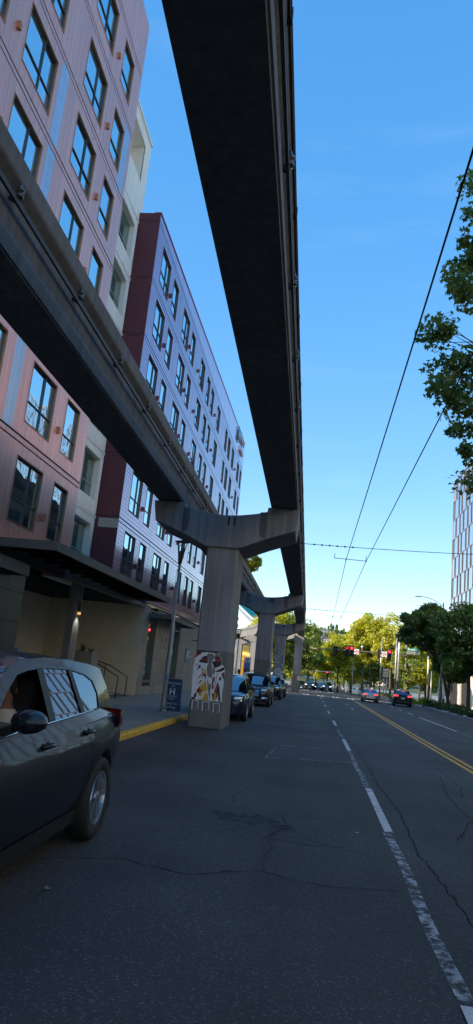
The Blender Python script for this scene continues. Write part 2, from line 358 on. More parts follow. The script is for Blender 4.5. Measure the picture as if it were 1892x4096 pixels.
TAILON = mat('brake_lamp_lit', (0.5, 0.02, 0.02), 0.2, emit=(1, 0.04, 0.05), es=0.9)
HEADON = mat('head_lamp_lit', (0.9, 0.9, 0.85), 0.2, emit=(1, 0.93, 0.8), es=1.2)
AMBER = mat('indicator_lit', (0.8, 0.3, 0.02), 0.2, emit=(1, 0.4, 0.03), es=1.0)
REDON = mat('red_signal_lit', (0.6, 0.02, 0.03), 0.3, emit=(1, 0.03, 0.06), es=2.0)
REDDIM = mat('red_arrow_lit', (0.4, 0.02, 0.02), 0.3, emit=(1, 0.03, 0.04), es=0.4)
LENSOFF = mat('dark_lens', (0.03, 0.04, 0.035), 0.25)
PLATE = mat('number_plate', (0.62, 0.63, 0.66), 0.5, var=0.1, scale=20)
SIGNB = mat('sign_blue', (0.018, 0.055, 0.16), 0.5)
SIGNW = mat('sign_white', (0.75, 0.77, 0.80), 0.5)
SIGNG = mat('sign_green', (0.01, 0.19, 0.11), 0.45)
SIGNK = mat('sign_black', (0.015, 0.015, 0.016), 0.5)
SIGNR = mat('sign_red', (0.55, 0.02, 0.03), 0.5)
BARK = mat('bark', (0.075, 0.058, 0.045), 0.9, var=0.3, scale=6, stretch=(3, 3, 0.6), bump=0.01, bscale=18)
BARKL = mat('plane_bark', (0.13, 0.105, 0.08), 0.9, var=0.35, scale=4, bump=0.006, bscale=14)
WIRE = mat('wire', (0.012, 0.011, 0.012), 0.6)
CERAM = mat('insulator', (0.06, 0.055, 0.05), 0.3, coat=0.5)
RAILM = mat('conductor_rail', (0.07, 0.06, 0.05), 0.55, 0.5)
# ================================================================== GROUND
def sheet(pts_rows, dz=0.0):
    mb = MB(); n = len(pts_rows[0])
    for r in pts_rows:
        for x, y in r: mb.v.append((x, y, gz(y) + dz))
    for i in range(len(pts_rows)-1):
        for j in range(n-1):
            mb.f.append((i*n+j, i*n+j+1, (i+1)*n+j+1, (i+1)*n+j)); mb.mi.append(0)
    return mb
def rk(y): return 12.0 + max(0.0, min(0.8, (y-53.6)*0.036))
EARTH = mat('earth', (0.10, 0.10, 0.085), 0.95, var=0.3, scale=0.05)
gmb = MB(); ys = [-300, 0, 200, 400, 700, 3500]; zs = [gz(-300)-0.2, -0.2, gz(200)-0.2, gz(400)-0.2, -3.6, -4]
for y, z in zip(ys, zs): gmb.v += [(-3000, y, z), (3000, y, z)]
for i in range(5): gmb.f.append((2*i, 2*i+1, 2*i+3, 2*i+2)); gmb.mi.append(0)
struct('ground', gmb, EARTH)
ylist = [-40, 0, 20, 40, 53.6, 60, 66, 72, 76, 92, 116, 200, 400]
road = struct('road', sheet([[(-3.95, y), (4, y), (rk(y), y)] for y in ylist]), ASPH)
xr = MB()
for a, b in ((-220, -3.95), (12.8, 220)):
    xr.add([(a, 92, gz(92)), (b, 92, gz(92)), (b, 116, gz(116)), (a, 116, gz(116))], [(0,1,2,3)])
struct('cross_street', xr, ASPH)
# ---- kerbs and pavements
def strip_box(mb, x0, x1, y0, y1, h0, h1):
    z0, z1 = gz(y0), gz(y1)
    mb.add([(x0,y0,z0+h0),(x1,y0,z0+h0),(x1,y1,z1+h0),(x0,y1,z1+h0),(x0,y0,z0+h1),(x1,y0,z0+h1),(x1,y1,z1+h1),(x0,y1,z1+h1)],
           [(0,3,2,1),(4,5,6,7),(0,1,5,4),(1,2,6,5),(2,3,7,6),(3,0,4,7)])
pv = MB(); strip_box(pv, -60, -4.12, -40, 91.5, -0.3, 0.095)
pav = struct('pavement', pv, mat('pavement_bed', (0.10, 0.10, 0.095), 0.9, var=0.2))
for i in range(20):
    y0 = 6.0 + i*1.5
    for j in range(3):
        x1 = -4.14 - j*1.43
        m_ = MB(); strip_box(m_, -1.42, 0, 0.008, 1.492, -0.05, 0.005)
        o = obj('slab', m_.mesh('slab', WALK) if i+j == 0 else slab_mesh, WALK, pav, loc=(x1, y0, gz(y0)+0.118 + RNG.uniform(-0.003, 0.003)))
        if i+j == 0: slab_mesh = o.data
o = MB(); strip_box(o, -8.4, -4.14, 36.0, 91.4, 0.05, 0.12); obj('far_slabs', o, WALK, pav)
o = MB(); strip_box(o, -8.4, -4.14, -39.9, 6.0, 0.05, 0.12); obj('near_slabs', o, WALK, pav)
kb = struct('kerb', (lambda m: (strip_box(m, -4.11, -3.94, 24.2, 91.4, -0.2, 0.13), m)[1])(MB()), KERB)
for i in range(11):
    y0 = -9 + i*3.0
    m_ = MB(); prof = [(-4.12, -0.2), (-3.93, -0.2), (-3.93, 0.10), (-3.955, 0.128), (-4.12, 0.13)]
    m_.extr(prof, lambda u, v, t: (u, t, gz(t)+v), y0+0.006, y0+2.994)
    obj('kerb_stone', m_, YKERB if y0 < 23 else KERB, kb, label='yellow painted kerb stone')
rp_ = MB()
for a, b in ((-40, 53.6), (53.6, 76), (76, 91.5)):
    za, zb = gz(a), gz(b)
    rp_.add([(rk(a)+0.15, a, za+0.12), (60, a, za+0.12), (60, b, zb+0.12), (rk(b)+0.15, b, zb+0.12)], [(0,1,2,3)])
struct('right_pavement', rp_, WALK)
rkb = MB()
for a, b in ((-40, 53.6), (53.6, 76), (76, 91.5)):
    pr = [(0,-0.2),(0,0.10),(0.02,0.13),(0.16,0.13),(0.16,-0.2)]
    n0 = [(rk(a)+u, a, gz(a)+v) for u, v in pr]; n1 = [(rk(b)+u, b, gz(b)+v) for u, v in pr]
    rkb.loft([n0, n1], True)
struct('right_kerb', rkb, KERB)
fp_ = MB(); strip_box(fp_, -60, -4.4, 116.5, 400, -0.2, 0.12); strip_box(fp_, 10.4, 60, 116.5, 400, -0.2, 0.12)
struct('far_pavement', fp_, WALK)
# ---- painted markings
def poly_strip(xf, y0, y1, w, dz, step=2.0):
    mb = MB(); n = max(1, int((y1-y0)/step)); r = []
    for i in range(n+1):
        y = y0 + (y1-y0)*i/n; x = xf(y); r.append([(x, y, gz(y)+dz), (x+w, y, gz(y)+dz)])
    return mb.loft(r)
lane = lambda y: float(np.interp(y, [-5, 4.4, 12.5, 22.5, 60, 85, 130], [0.82, 0.97, 1.10, 1.19, 1.40, 1.60, 1.9]))
for a, b in [(0.9, 4.44), (8.99, 12.48), (18.9, 22.5), (29.2, 32.64), (39.4, 42.8), (49.5, 52.9), (59.5, 63.0), (69.6, 73.1), (76.5, 81)]:
    obj('lane_dash', poly_strip(lane, a, b, 0.105, 0.008, 0.5), WHITE_P, road)
for a, b in [(4.5, 8.95), (12.6, 18.8), (23, 27)]:
    obj('worn_stripe', poly_strip(lambda y: lane(y)-0.01+0.012*math.sin(y*1.9), a, b, 0.10, 0.004, 0.25), WHITE_W, road)
yl = lambda y: float(np.interp(y, [-5, 17.4, 22.7, 50, 80.7, 86], [3.75, 3.98, 4.06, 4.62, 5.30, 5.45]))
for off in (-0.165, 0.06):
    obj('yellow_line', poly_strip(lambda y: yl(y)+off, -4, 84, 0.11, 0.008), YELL_P, road)
rl = lambda y: float(np.interp(y, [15, 34.7, 47.8, 58, 80], [6.7, 7.11, 7.41, 7.78, 8.4]))
for a, b in [(20, 33.5), (34.7, 47.8), (51.5, 55), (59.5, 62.5), (67, 70), (75, 78.5)]:
    obj('lane_dash', poly_strip(rl, a, b, 0.12, 0.008), WHITE_P if a > 33.7 else WHITE_W, road)
for x, y in ((3.4, 60.0), (3.25, 49.5)): obj('turn_dash', poly_strip(lambda t: x, y, y+2.2, 0.1, 0.008), WHITE_P, road)
def block(x0, x1, y0, y1, m=None):
    mb = MB(); mb.add([(x0,y0,gz(y0)+0.008),(x1,y0,gz(y0)+0.008),(x1,y1,gz(y1)+0.008),(x0,y1,gz(y1)+0.008)], [(0,1,2,3)])
    obj('crossing_block', mb, m or WHITE_P, road)
for x in (-3.2, -2.6, -0.42, 0.02, 1.32, 1.78, 3.08, 3.55, 4.85, 5.33, 7.1, 7.6, 9.4, 9.9):
    block(x, x+0.32, 83.8, 86.6)
for x in (-0.6, -0.05, 1.5, 2.1, 3.6, 4.2, 5.6, 6.2, 7.5, 8.1): block(x, x+0.38, 119.5, 123.0)
mb = MB(); mb.add([(5.7, 88.3, gz(88.3)+0.008), (11.6, 88.3, gz(88.3)+0.008), (11.6, 88.9, gz(88.9)+0.008), (5.7, 88.9, gz(88.9)+0.008)], [(0,1,2,3)]); obj('stop_line', mb, WHITE_P, road)
# ---- utility trench patch: pale sealed outline and a slightly darker fill
def ground_line(pts, w, dz, m, name, jit=0.0):
    mb = MB(); pts = [Vector((x, y, 0)) for x, y in pts]
    if jit:
        q = []
        for i in range(len(pts)-1):
            n = max(2, int((pts[i+1]-pts[i]).length/0.09))
            for k in range(n): q.append(pts[i].lerp(pts[i+1], k/n) + Vector((RNG.normal(0, jit), RNG.normal(0, jit), 0)))
        pts = q + [pts[-1]]
    r = []
    for i, p in enumerate(pts):
        d = (pts[min(i+1, len(pts)-1)] - pts[max(i-1, 0)]).normalized(); nrm = Vector((-d.y, d.x, 0))*w/2*(1 if not jit else RNG.uniform(0.4, 1.5))
        r.append([(p.x-nrm.x, p.y-nrm.y, gz(p.y)+dz), (p.x+nrm.x, p.y+nrm.y, gz(p.y)+dz)])
    return obj(name, mb.loft(r), m, road)
PATCH = mat('patch_asphalt', (0.036, 0.037, 0.040), 0.8, var=0.25, scale=30, bump=0.004, bscale=120)
mb = MB(); q = [(-0.62, 18.2), (1.08, 18.8), (1.12, 16.2), (-0.76, 15.3)]
mb.add([(x, y, gz(y)+0.004) for x, y in reversed(q)], [(0,1,2,3)]); obj('trench_patch', mb, PATCH, road)
ground_line([(-0.6, 18.27), (1.1, 18.86)], 0.07, 0.0062, SEAL, 'patch_seal')
ground_line([(-0.76, 15.24), (1.15, 16.2)], 0.06, 0.0062, SEAL, 'patch_seal')
ground_line([(-0.62, 18.2), (-0.76, 15.3)], 0.04, 0.0062, SEAL, 'patch_seal')
for pts in ([(-2.2, 13.3), (-0.6, 13.2), (0.9, 13.4)], [(-1.3, 9.6), (-0.2, 9.2), (0.8, 9.3)], [(-0.7, 8.0), (0.1, 7.8), (0.5, 7.9)], [(-0.75, 11.2), (-0.9, 10.3), (-0.85, 9.6)],
            [(-0.3, 12.6), (-0.55, 12.1), (-0.4, 11.6)], [(1.34, 3.2), (1.28, 4.6), (1.38, 6.2), (1.30, 8.2), (1.42, 10.5), (1.36, 13.2), (1.45, 16.5), (1.42, 21)],
            [(1.62, 3.4), (1.6, 5), (1.7, 6.8)], [(2.7, 12.5), (3.0, 14), (3.1, 17)], [(-0.5, 24), (0.3, 23.6), (1.2, 23.9)], [(3.0, 26), (5.5, 25.4)], [(5.0, 30), (6.4, 29.4), (7.2, 27)], [(-2.2, 6.1), (-1.5, 6.4), (-0.9, 6.2)], [(-0.9, 6.2), (-0.3, 6.6), (0.3, 6.4), (0.9, 6.55)], [(-0.2, 9.2), (-0.1, 8.6), (-0.3, 8.0)], [(1.9, 9.0), (2.4, 10.5), (2.5, 12.8), (2.9, 15.5)], [(-2.0, 17.0), (-0.8, 17.2), (-0.6, 18.0)], [(2.0, 20), (3.2, 20.4)], [(4.6, 36), (6.8, 35.2)], [(-1.5, 30), (1.1, 30.6)]):
    ground_line(pts, 0.011, 0.005, CRACK, 'crack', 0.016)
OIL = worn_mat('oil_stain', (0.013, 0.013, 0.014), 0.42, 0.60, 5)
for cx, cy, a, b in ((-0.62, 8.8, 0.42, 0.30), (-0.2, 8.55, 0.2, 0.14)):
    mb = MB(); mb.add([(cx + a*math.cos(t)*(1+0.25*math.sin(3*t+cx*9)), cy + b*math.sin(t)*(1+0.2*math.cos(5*t)), gz(cy + b*math.sin(t))+0.0035) for t in np.linspace(0, 2*math.pi, 26)[:-1]], [tuple(range(25))])
    obj('oil_stain', mb, OIL, road)
LEAFD = mat('fallen_leaf', (0.30, 0.20, 0.06), 0.7, rnd=0.4)
for i, (x, y) in enumerate([(-1.78, 5.35), (0.7, 8.7), (-2.3, 12.0)]):
    mb = MB(); a = RNG.uniform(0, 6); s = 0.03
    mb.add([(x+s*math.cos(a+t)*k, y+s*math.sin(a+t)*k, gz(y)+0.012+0.01*(k > 1.1)) for t, k in ((0,1.5),(1.1,0.8),(2,1.2),(3.1,0.7),(4.2,1.2),(5.2,0.8))], [(0,1,2,3,4,5)])
    tag(obj('fallen_leaf', mb, LEAFD), 'small dry curled leaf lying on the dark asphalt', 'leaf', 'dry leaves scattered on the road')

# ================================================================== MONORAIL
BX = (-4.82, -1.10); BW = 0.435; BZ0, BZ1 = 6.75, 8.25
HEADP = [(-5.33, 6.72), (-5.22, 6.06), (-4.32, 5.72), (-3.50, 5.34), (-2.44, 5.34), (-1.60, 5.70), (-0.70, 6.03), (-0.62, 6.72), (-1.62, 6.74), (-1.63, 6.60),
         (-2.0, 6.50), (-2.5, 6.42), (-2.97, 6.39), (-3.4, 6.41), (-3.9, 6.49), (-4.29, 6.60), (-4.30, 6.73)]
POSTER_A = ((0.001928, 0.000199, -4.137134), (0.000185, -0.001857, 2.398602))
def PX(x, y): return (POSTER_A[0][0]*x + POSTER_A[0][1]*y + POSTER_A[0][2], POSTER_A[1][0]*x + POSTER_A[1][1]*y + POSTER_A[1][2])
def column(y, number, label, paint_top):
    g = gz(y); t = thing('monorail_column', label, 'column', (-2.97, y+1.0, g), 0, 'monorail columns with forked heads')
    def chamf(x0, x1, y0, y1, z0, z1, c=0.05, tp=0.0):
        mb = MB()
        def ring(z, e): return [(x0-e+c,y0,z),(x1+e-c,y0,z),(x1+e,y0+c,z),(x1+e,y1-c,z),(x1+e-c,y1,z),(x0-e+c,y1,z),(x0-e,y1-c,z),(x0-e,y0+c,z)]
        mb.loft([ring(z0, tp), ring(z1, 0)], True); mb.f.append(tuple(range(8,16))); mb.mi.append(0)
        return mb
    obj('shaft', chamf(-3.46, -2.46, y, y+1.95, paint_top, 5.37), CONC, t, world=True)
    obj('painted_base', chamf(-3.466, -2.454, y-0.006, y+1.956, g-0.3, paint_top, tp=0.03), CONC_P, t, world=True, label='darker grey painted foot of the column')
    hd = MB(); hd.extr(HEADP, lambda u, v, s: (u, s, v), y-0.10, y+2.05)
    h = obj('head', hd, CONC, t, world=True, bevel=0.03)
    for sx, w in ((-4.22, 0.14), (-1.72, 0.16)):
        st = MB(); zt = 6.56 if sx < -3 else 6.57
        zb = 5.72 if sx < -3 else 5.66
        st.add([(sx-w*0.7, y-0.103, zt), (sx+w*0.7, y-0.103, zt-0.02), (sx+w*0.75, y-0.103, (zt+zb)/2), (sx+w*0.6, y-0.103, zb+0.06+(0.05 if sx < -3 else -0.02)), (sx-w*0.6, y-0.103, zb+0.06+(-0.05 if sx < -3 else 0.06)), (sx-w*0.85, y-0.103, (zt+zb)/2)], [(0,5,4,3,2,1)])
        obj('damp_streak', st, STAIN, h)
    if number:
        obj('number', text_mesh(number, 0.34, SIGNK, 0.002, bold=0.02), None, h, loc=(-2.74, y-0.105, 6.19), rot=(R(90), 0, 0))
    return t
c11 = column(21.2, '11', 'nearest bare grey concrete monorail column numbered 11 with a torn poster', 2.13)
c10 = column(45.0, '10', 'grey concrete monorail column numbered 10 rising behind the parked cars', 2.35)
c9 = column(70.0, '9', 'concrete monorail column numbered 9 with a black and white swirl mural', 2.2)
column(-2.6, None, 'concrete monorail column standing behind the dark parked estate, no poster', 2.1)
# torn street poster on column 11
PW = mat('poster_white', (0.68, 0.68, 0.70), 0.7, var=0.06, scale=8); PK = mat('poster_black', (0.016, 0.013, 0.016), 0.6); PR = mat('poster_red', (0.36, 0.025, 0.025), 0.6, var=0.3, scale=10, var2=((0.05, 0.01, 0.012), 9, 0.5, 0.6))
PY = mat('poster_yellow', (0.55, 0.36, 0.02), 0.6, var=0.2, scale=12, var2=((0.3, 0.16, 0.02), 14, 0.55, 0.65)); PG = mat('poster_peeled', (0.17, 0.165, 0.165), 0.8, var=0.2, scale=20)
def shard(name, pts, d, m, parent):
    mb = MB(); y = 21.2 - 0.006 - d
    p = [PX(*q) for q in pts]; a = sum(p[i][0]*p[(i+1) % len(p)][1]-p[(i+1) % len(p)][0]*p[i][1] for i in range(len(p)))
    if a < 0: p = p[::-1]
    n = len(p); mb.add([(u, y, v) for u, v in p] + [(u, 21.2-0.005, v) for u, v in p], [tuple(range(n))] + [(i, i+n, (i+1) % n+n, (i+1) % n) for i in range(n)])
    return obj(name, mb, m, parent, world=True)
ps = shard('poster', [(345,185),(700,222),(705,260),(715,320),(738,330),(742,430),(775,455),(797,500),(780,640),(765,790),(750,870),(740,1025),(680,1015),(560,1010),(400,990),(300,985),(245,978),(262,860),(275,640),(300,430),(325,310),(335,235)], 0.002, PW, c11)
for nm, pts, d, m in [
    ('black_print', [(350,188),(700,224),(690,262),(610,245),(520,232),(440,238),(330,315),(340,240)], 0.0035, PK),
    ('dark_red_print', [(335,260),(400,240),(340,310),(322,318)], 0.0045, PR),
    ('yellow_lettering', [(630,248),(652,250),(640,268),(655,290),(640,285),(628,265)], 0.005, PY), ('yellow_lettering', [(665,258),(690,268),(685,318),(668,312)], 0.005, PY), ('yellow_lettering', [(415,230),(440,225),(436,245),(414,250)], 0.005, PY),
    ('black_print', [(650,262),(700,262),(712,318),(735,345),(738,440),(700,462),(625,492),(600,420),(580,385),(640,375),(630,320)], 0.0035, PK),
    ('red_lettering', [(640,330),(725,340),(733,388),(640,382)], 0.005, PR),
    ('black_print', [(500,285),(525,330),(520,412),(460,405),(370,388),(420,330),(450,300)], 0.0035, PK), ('red_lettering', [(440,315),(455,355),(400,372),(415,340)], 0.005, PR), ('red_lettering', [(490,335),(515,330),(505,368),(475,370)], 0.005, PR),
    ('black_print', [(345,412),(365,410),(330,470)], 0.0035, PK), ('black_print', [(385,430),(415,450),(400,480),(330,528),(365,480)], 0.0035, PK),
    ('black_print', [(425,465),(440,500),(438,670),(430,640)], 0.0035, PK),
    ('yellow_print', [(450,488),(485,510),(495,580),(470,590),(455,540)], 0.0035, PY), ('red_print', [(440,560),(500,590),(492,660),(470,668),(480,630),(450,615)], 0.0042, PR),
    ('red_print', [(345,662),(395,610),(425,595),(400,635)], 0.0035, PR), ('red_print', [(345,742),(410,678),(440,685),(395,720)], 0.0035, PR), ('red_print', [(400,600),(430,570),(435,590)], 0.0035, PR),
    ('yellow_print', [(490,680),(500,760),(520,840),(470,860),(420,860),(400,800),(430,740)], 0.0045, PY), ('red_print', [(420,735),(400,790),(470,830),(440,870),(380,900),(335,850)], 0.0035, PR),
    ('yellow_print', [(400,870),(440,870),(420,930),(390,938),(370,905)], 0.005, PY), ('yellow_print', [(480,870),(520,880),(530,1000),(425,992),(450,930)], 0.0045, PY), ('yellow_print', [(370,965),(400,990),(365,988)], 0.004, PY), ('yellow_print', [(570,1000),(600,960),(610,1010)], 0.004, PY),
    ('black_print', [(260,940),(325,955),(330,985),(255,975)], 0.0035, PK), ('black_print', [(320,870),(345,880),(340,945),(290,948)], 0.0035, PK),
    ('red_print', [(595,640),(640,620),(625,690),(610,720),(612,815),(580,815)], 0.0035, PR), ('red_print', [(680,690),(690,760),(700,880),(660,960),(625,1010),(610,960),(620,860),(650,780)], 0.0035, PR),
    ('yellow_print', [(640,860),(655,900),(640,1010),(620,1012),(618,900)], 0.0045, PY), ('black_print', [(690,740),(705,800),(720,1010),(700,1020),(680,960),(690,900),(668,830)], 0.0045, PK), ('black_print', [(585,880),(620,900),(610,1000),(590,930)], 0.004, PK),
    ('black_print', [(640,540),(700,510),(780,472),(795,510),(740,540),(680,555)], 0.0035, PK), ('red_print', [(650,550),(720,520),(700,545)], 0.0045, PR), ('black_print', [(735,578),(785,545),(778,670),(765,650)], 0.0035, PK), ('red_print', [(755,575),(780,560),(776,620),(764,630)], 0.0045, PR),
    ('black_print', [(690,660),(735,615),(730,690),(718,670),(710,700),(700,670)], 0.0035, PK),
    ('peeled_patch', [(520,252),(580,250),(625,285),(628,330),(580,385),(590,470),(590,640),(550,640),(515,610),(505,560),(505,470),(530,420),(530,340),(505,290)], 0.0055, PG),
    ('peeled_patch', [(600,470),(640,510),(635,560),(610,605),(595,560)], 0.0055, PG), ('peeled_patch', [(665,550),(672,600),(640,740),(625,850),(630,740),(660,620)], 0.0055, PG),
    ('peeled_patch', [(510,640),(545,760),(575,720),(570,790),(555,860),(560,930),(545,1000),(540,940),(525,850),(515,760)], 0.0055, PG), ('peeled_patch', [(410,945),(418,990),(405,995)], 0.0055, PG)]:
    shard(nm, pts, d, m, ps)
for k, (x0, x1, y0, y1) in enumerate([(268, 372, 992, 1140), (430, 545, 1015, 1160), (602, 708, 1040, 1190)]):
    for q in ([(x0,y0),(x1,y0+6),(x1,y0+14),(x0,y0+8)], [(x0+3,y0),(x0+16,y0),(x0+8,y1),(x0-6,y1-10)], [(x1-10,y0+4),(x1,y0+6),(x1-6,y1-15+20*k),(x1-14,y1-30)], [(x0+60,y1-20),(x0+70,y1-18),(x0+62,y1)]):
        shard('paper_scrap', q, 0.002, PW, c11)
# swirl mural on column 9 (a flat print of wavy white lines on dark ground)
def mural_mat():
    m = bpy.data.materials.new('swirl_mural'); m.use_nodes = True; n = m.node_tree.nodes; l = m.node_tree.links; b = n['Principled BSDF']; b.inputs['Roughness'].default_value = 0.7
    t = n.new('ShaderNodeTexCoord'); w = n.new('ShaderNodeTexWave'); w.inputs['Scale'].default_value = 2.6; w.inputs['Distortion'].default_value = 9; w.inputs['Detail'].default_value = 2.5; w.inputs['Detail Scale'].default_value = 0.9
    l.new(t.outputs['Object'], w.inputs['Vector']); r = n.new('ShaderNodeValToRGB'); r.color_ramp.elements[0].position = 0.62; r.color_ramp.elements[1].position = 0.78
    r.color_ramp.elements[0].color = (0.015,0.016,0.02,1); r.color_ramp.elements[1].color = (0.55,0.57,0.6,1); l.new(w.outputs['Color'], r.inputs[0]); l.new(r.outputs[0], b.inputs['Base Color']); return m
MURAL = mural_mat(); MGREY = mat('mural_grey', (0.16, 0.18, 0.21), 0.7); MWHITE = mat('mural_white', (0.6, 0.6, 0.6), 0.7, var=0.2, scale=10)
mb = MB(); y = 69.985; mb.add([(-3.44,y,1.0),(-2.48,y,1.0),(-2.48,y,4.55),(-3.44,y,4.6)], [(0,1,2,3)])
mu = obj('mural', mb, MURAL, c9, world=True)
def mural_patch(nm, pts, m, d):
    q = MB(); q.poly([(x, y-d, z) for x, z in pts]); obj(nm, q, m, mu, world=True)
mural_patch('grey_field', [(-3.44,3.2),(-3.3,3.3),(-3.05,3.6),(-3.0,3.95),(-3.12,4.3),(-3.4,4.58),(-3.44,4.58)], MGREY, 0.003)
mural_patch('grey_field', [(-2.48,2.6),(-2.48,3.3),(-2.75,3.2),(-2.95,2.95),(-2.9,2.8)], MGREY, 0.003)
mural_patch('white_diamond', [(-3.43,1.75),(-2.95,1.35),(-2.49,1.7),(-2.95,2.1)], MWHITE, 0.003)
mural_patch('inner_diamond', [(-3.3,1.76),(-2.95,1.47),(-2.6,1.72),(-2.95,2.0)], mat('mural_mid', (0.3,0.31,0.33), 0.7, var=0.3, scale=14), 0.005)
mural_patch('white_field', [(-3.2,1.0),(-2.49,1.0),(-2.49,1.5),(-2.95,1.2)], MWHITE, 0.003)
# single supports and the branch where the left track swings away
def plain_column(x, y, w, label, cap=1.25):
    g = gz(y); t = thing('monorail_column', label, 'column', (x, y, g), 0, 'plain monorail supports beyond the forked columns')
    mb = MB(); mb.box(x-w/2, x+w/2, y-0.8, y+0.8, 1.6, 5.75); obj('shaft', mb, CONC, t, world=True, bevel=0.04)
    mb = MB(); mb.box(x-w/2-0.01, x+w/2+0.01, y-0.81, y+0.81, g-0.2, 1.6); obj('painted_base', mb, CONC_P, t, world=True)
    mb = MB(); mb.extr([(x-cap/2, 6.72), (x-cap/2, 6.05), (x-w/2, 5.72), (x+w/2, 5.72), (x+cap/2, 6.05), (x+cap/2, 6.72)], lambda u, v, s: (u, s, v), y-0.85, y+0.85); obj('head', mb, CONC, t, world=True, bevel=0.03)
plain_column(-1.45, 93, 1.0, 'slim concrete monorail support with a square cap just past column 9', 1.35)
plain_column(-8.2, 105, 1.2, 'concrete monorail support where the left track bends towards the golden building', 2.8)
plain_column(-12.0, 119, 1.1, 'far concrete monorail support beside the golden building', 3.4)
# beams
BPROF = [(-BW, 0), (BW, 0), (BW, 0.30), (0.30, 0.46), (0.30, 1.02), (BW, 1.16), (BW, 1.50), (-BW, 1.50), (-BW, 1.16), (-0.30, 1.02), (-0.30, 0.46), (-BW, 0.30)]
def ins_meshes():
    a = MB(); a.lathe([(0.015,-0.09),(0.055,-0.085),(0.06,-0.05),(0.03,-0.03),(0.03,0.0),(0.062,0.02),(0.062,0.05),(0.03,0.07),(0.02,0.13)], 10)
    b = MB(); b.add([(0,-0.02,-0.12),(0,0.02,-0.12),(0,0.02,0.02),(0,-0.02,0.02),(-0.16,-0.02,0.0),(-0.16,0.02,0.0),(-0.16,0.02,-0.03),(-0.16,-0.02,-0.03)], [(0,1,2,3),(3,2,5,4),(0,7,6,1),(0,3,4,7),(1,6,5,2),(4,5,6,7)])
    return a.mesh('insulator', CERAM, True), b.mesh('bracket', BLACK)
INS, BRK = ins_meshes()
def beam(path, label, side=1, first=None, step=2.6):
    p0 = Vector(path[0]); t = thing('monorail_beam', label, 'monorail beam', (p0.x, p0.y, BZ0), 0, 'monorail beams on the columns')
    rings = []; rail = []
    for i, p in enumerate(path):
        p = Vector((p[0], p[1], 0)); a = Vector((*path[max(i-1,0)], 0)); b = Vector((*path[min(i+1,len(path)-1)], 0))
        d = (b-a).normalized(); n = Vector((d.y, -d.x, 0))
        rings.append([p + n*u + Vector((0,0,BZ0+v)) for u, v in BPROF]); rail.append((p + n*side*0.43 + Vector((0,0,BZ0+0.82)), n))
    mb = MB(); mb.loft([r[::-1] for r in rings], True); k = len(BPROF); mb.f += [tuple(range(k)), tuple(range(len(mb.v)-1, len(mb.v)-k-1, -1))]; mb.mi += [0, 0]
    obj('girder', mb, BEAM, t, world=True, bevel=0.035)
    rm = MB(); rm.loft([[q + n*side*u + Vector((0,0,v)) for u, v in ((-0.02,-0.035),(0.02,-0.035),(0.02,0.035),(-0.02,0.035))] for q, n in rail], True)
    obj('conductor_rail', rm, RAILM, t, world=True)
    if first is not None and len(path) == 2:
        y = first
        while y < path[1][1]-0.3:
            if y > path[0][1]+0.2:
                x = path[0][0]
                o = obj('insulator', INS, None, t, loc=(side*0.445, y-p0.y, 0.97)); 
                o2 = obj('bracket', BRK, None, t, loc=(side*0.445, y-p0.y, 0.90), rot=(0,0,0 if side > 0 else math.pi))
            y += step
    return t
for i, (a, b) in enumerate([(-2.0, 22.17), (22.19, 45.97), (45.99, 70.97)]):
    nm = ['overhead across the dark parked car, ending on column 11', 'between columns 11 and 10', 'between columns 10 and 9'][i]
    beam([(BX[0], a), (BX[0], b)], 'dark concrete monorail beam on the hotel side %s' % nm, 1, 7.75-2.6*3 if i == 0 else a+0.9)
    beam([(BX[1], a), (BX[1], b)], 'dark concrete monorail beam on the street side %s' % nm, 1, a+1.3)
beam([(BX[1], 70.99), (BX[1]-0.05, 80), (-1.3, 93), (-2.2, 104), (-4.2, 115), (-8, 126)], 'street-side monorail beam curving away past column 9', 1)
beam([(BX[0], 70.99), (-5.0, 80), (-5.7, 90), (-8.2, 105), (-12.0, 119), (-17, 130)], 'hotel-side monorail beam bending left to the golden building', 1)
# conduits clipped to the outer side of the street-side beams
for i, (a, b) in enumerate([(-2.0, 22.1), (22.2, 45.9), (46, 70.9)]):
    t = thing('conduit_run', 'rusty conduit pipes along the street-side beam, %s span' % ['first, over the camera', 'second', 'third'][i], 'conduit', (BX[1]+0.5, a, BZ0+1.3))
    RUST = MATS.get('rusty_pipe') or mat('rusty_pipe', (0.05, 0.035, 0.03), 0.6, 0.3, var=0.4, scale=3)
    for dx, z, r in ((0.462, 8.08, 0.022), (0.458, 8.0, 0.018)):
        mb = MB(); mb.tube([(BX[1]+dx, y_, z+0.006*math.sin(y_*1.7)) for y_ in np.linspace(a, b, 14)], r, 8); obj('pipe', mb, RUST, t, world=True, smooth=True)
    for y_ in np.arange(a+1.5, b, 3.0):
        mb = MB(); mb.box(BX[1]+0.435, BX[1]+0.49, y_-0.03, y_+0.03, 7.96, 8.12); obj('clip', mb, BLACK, t, world=True)
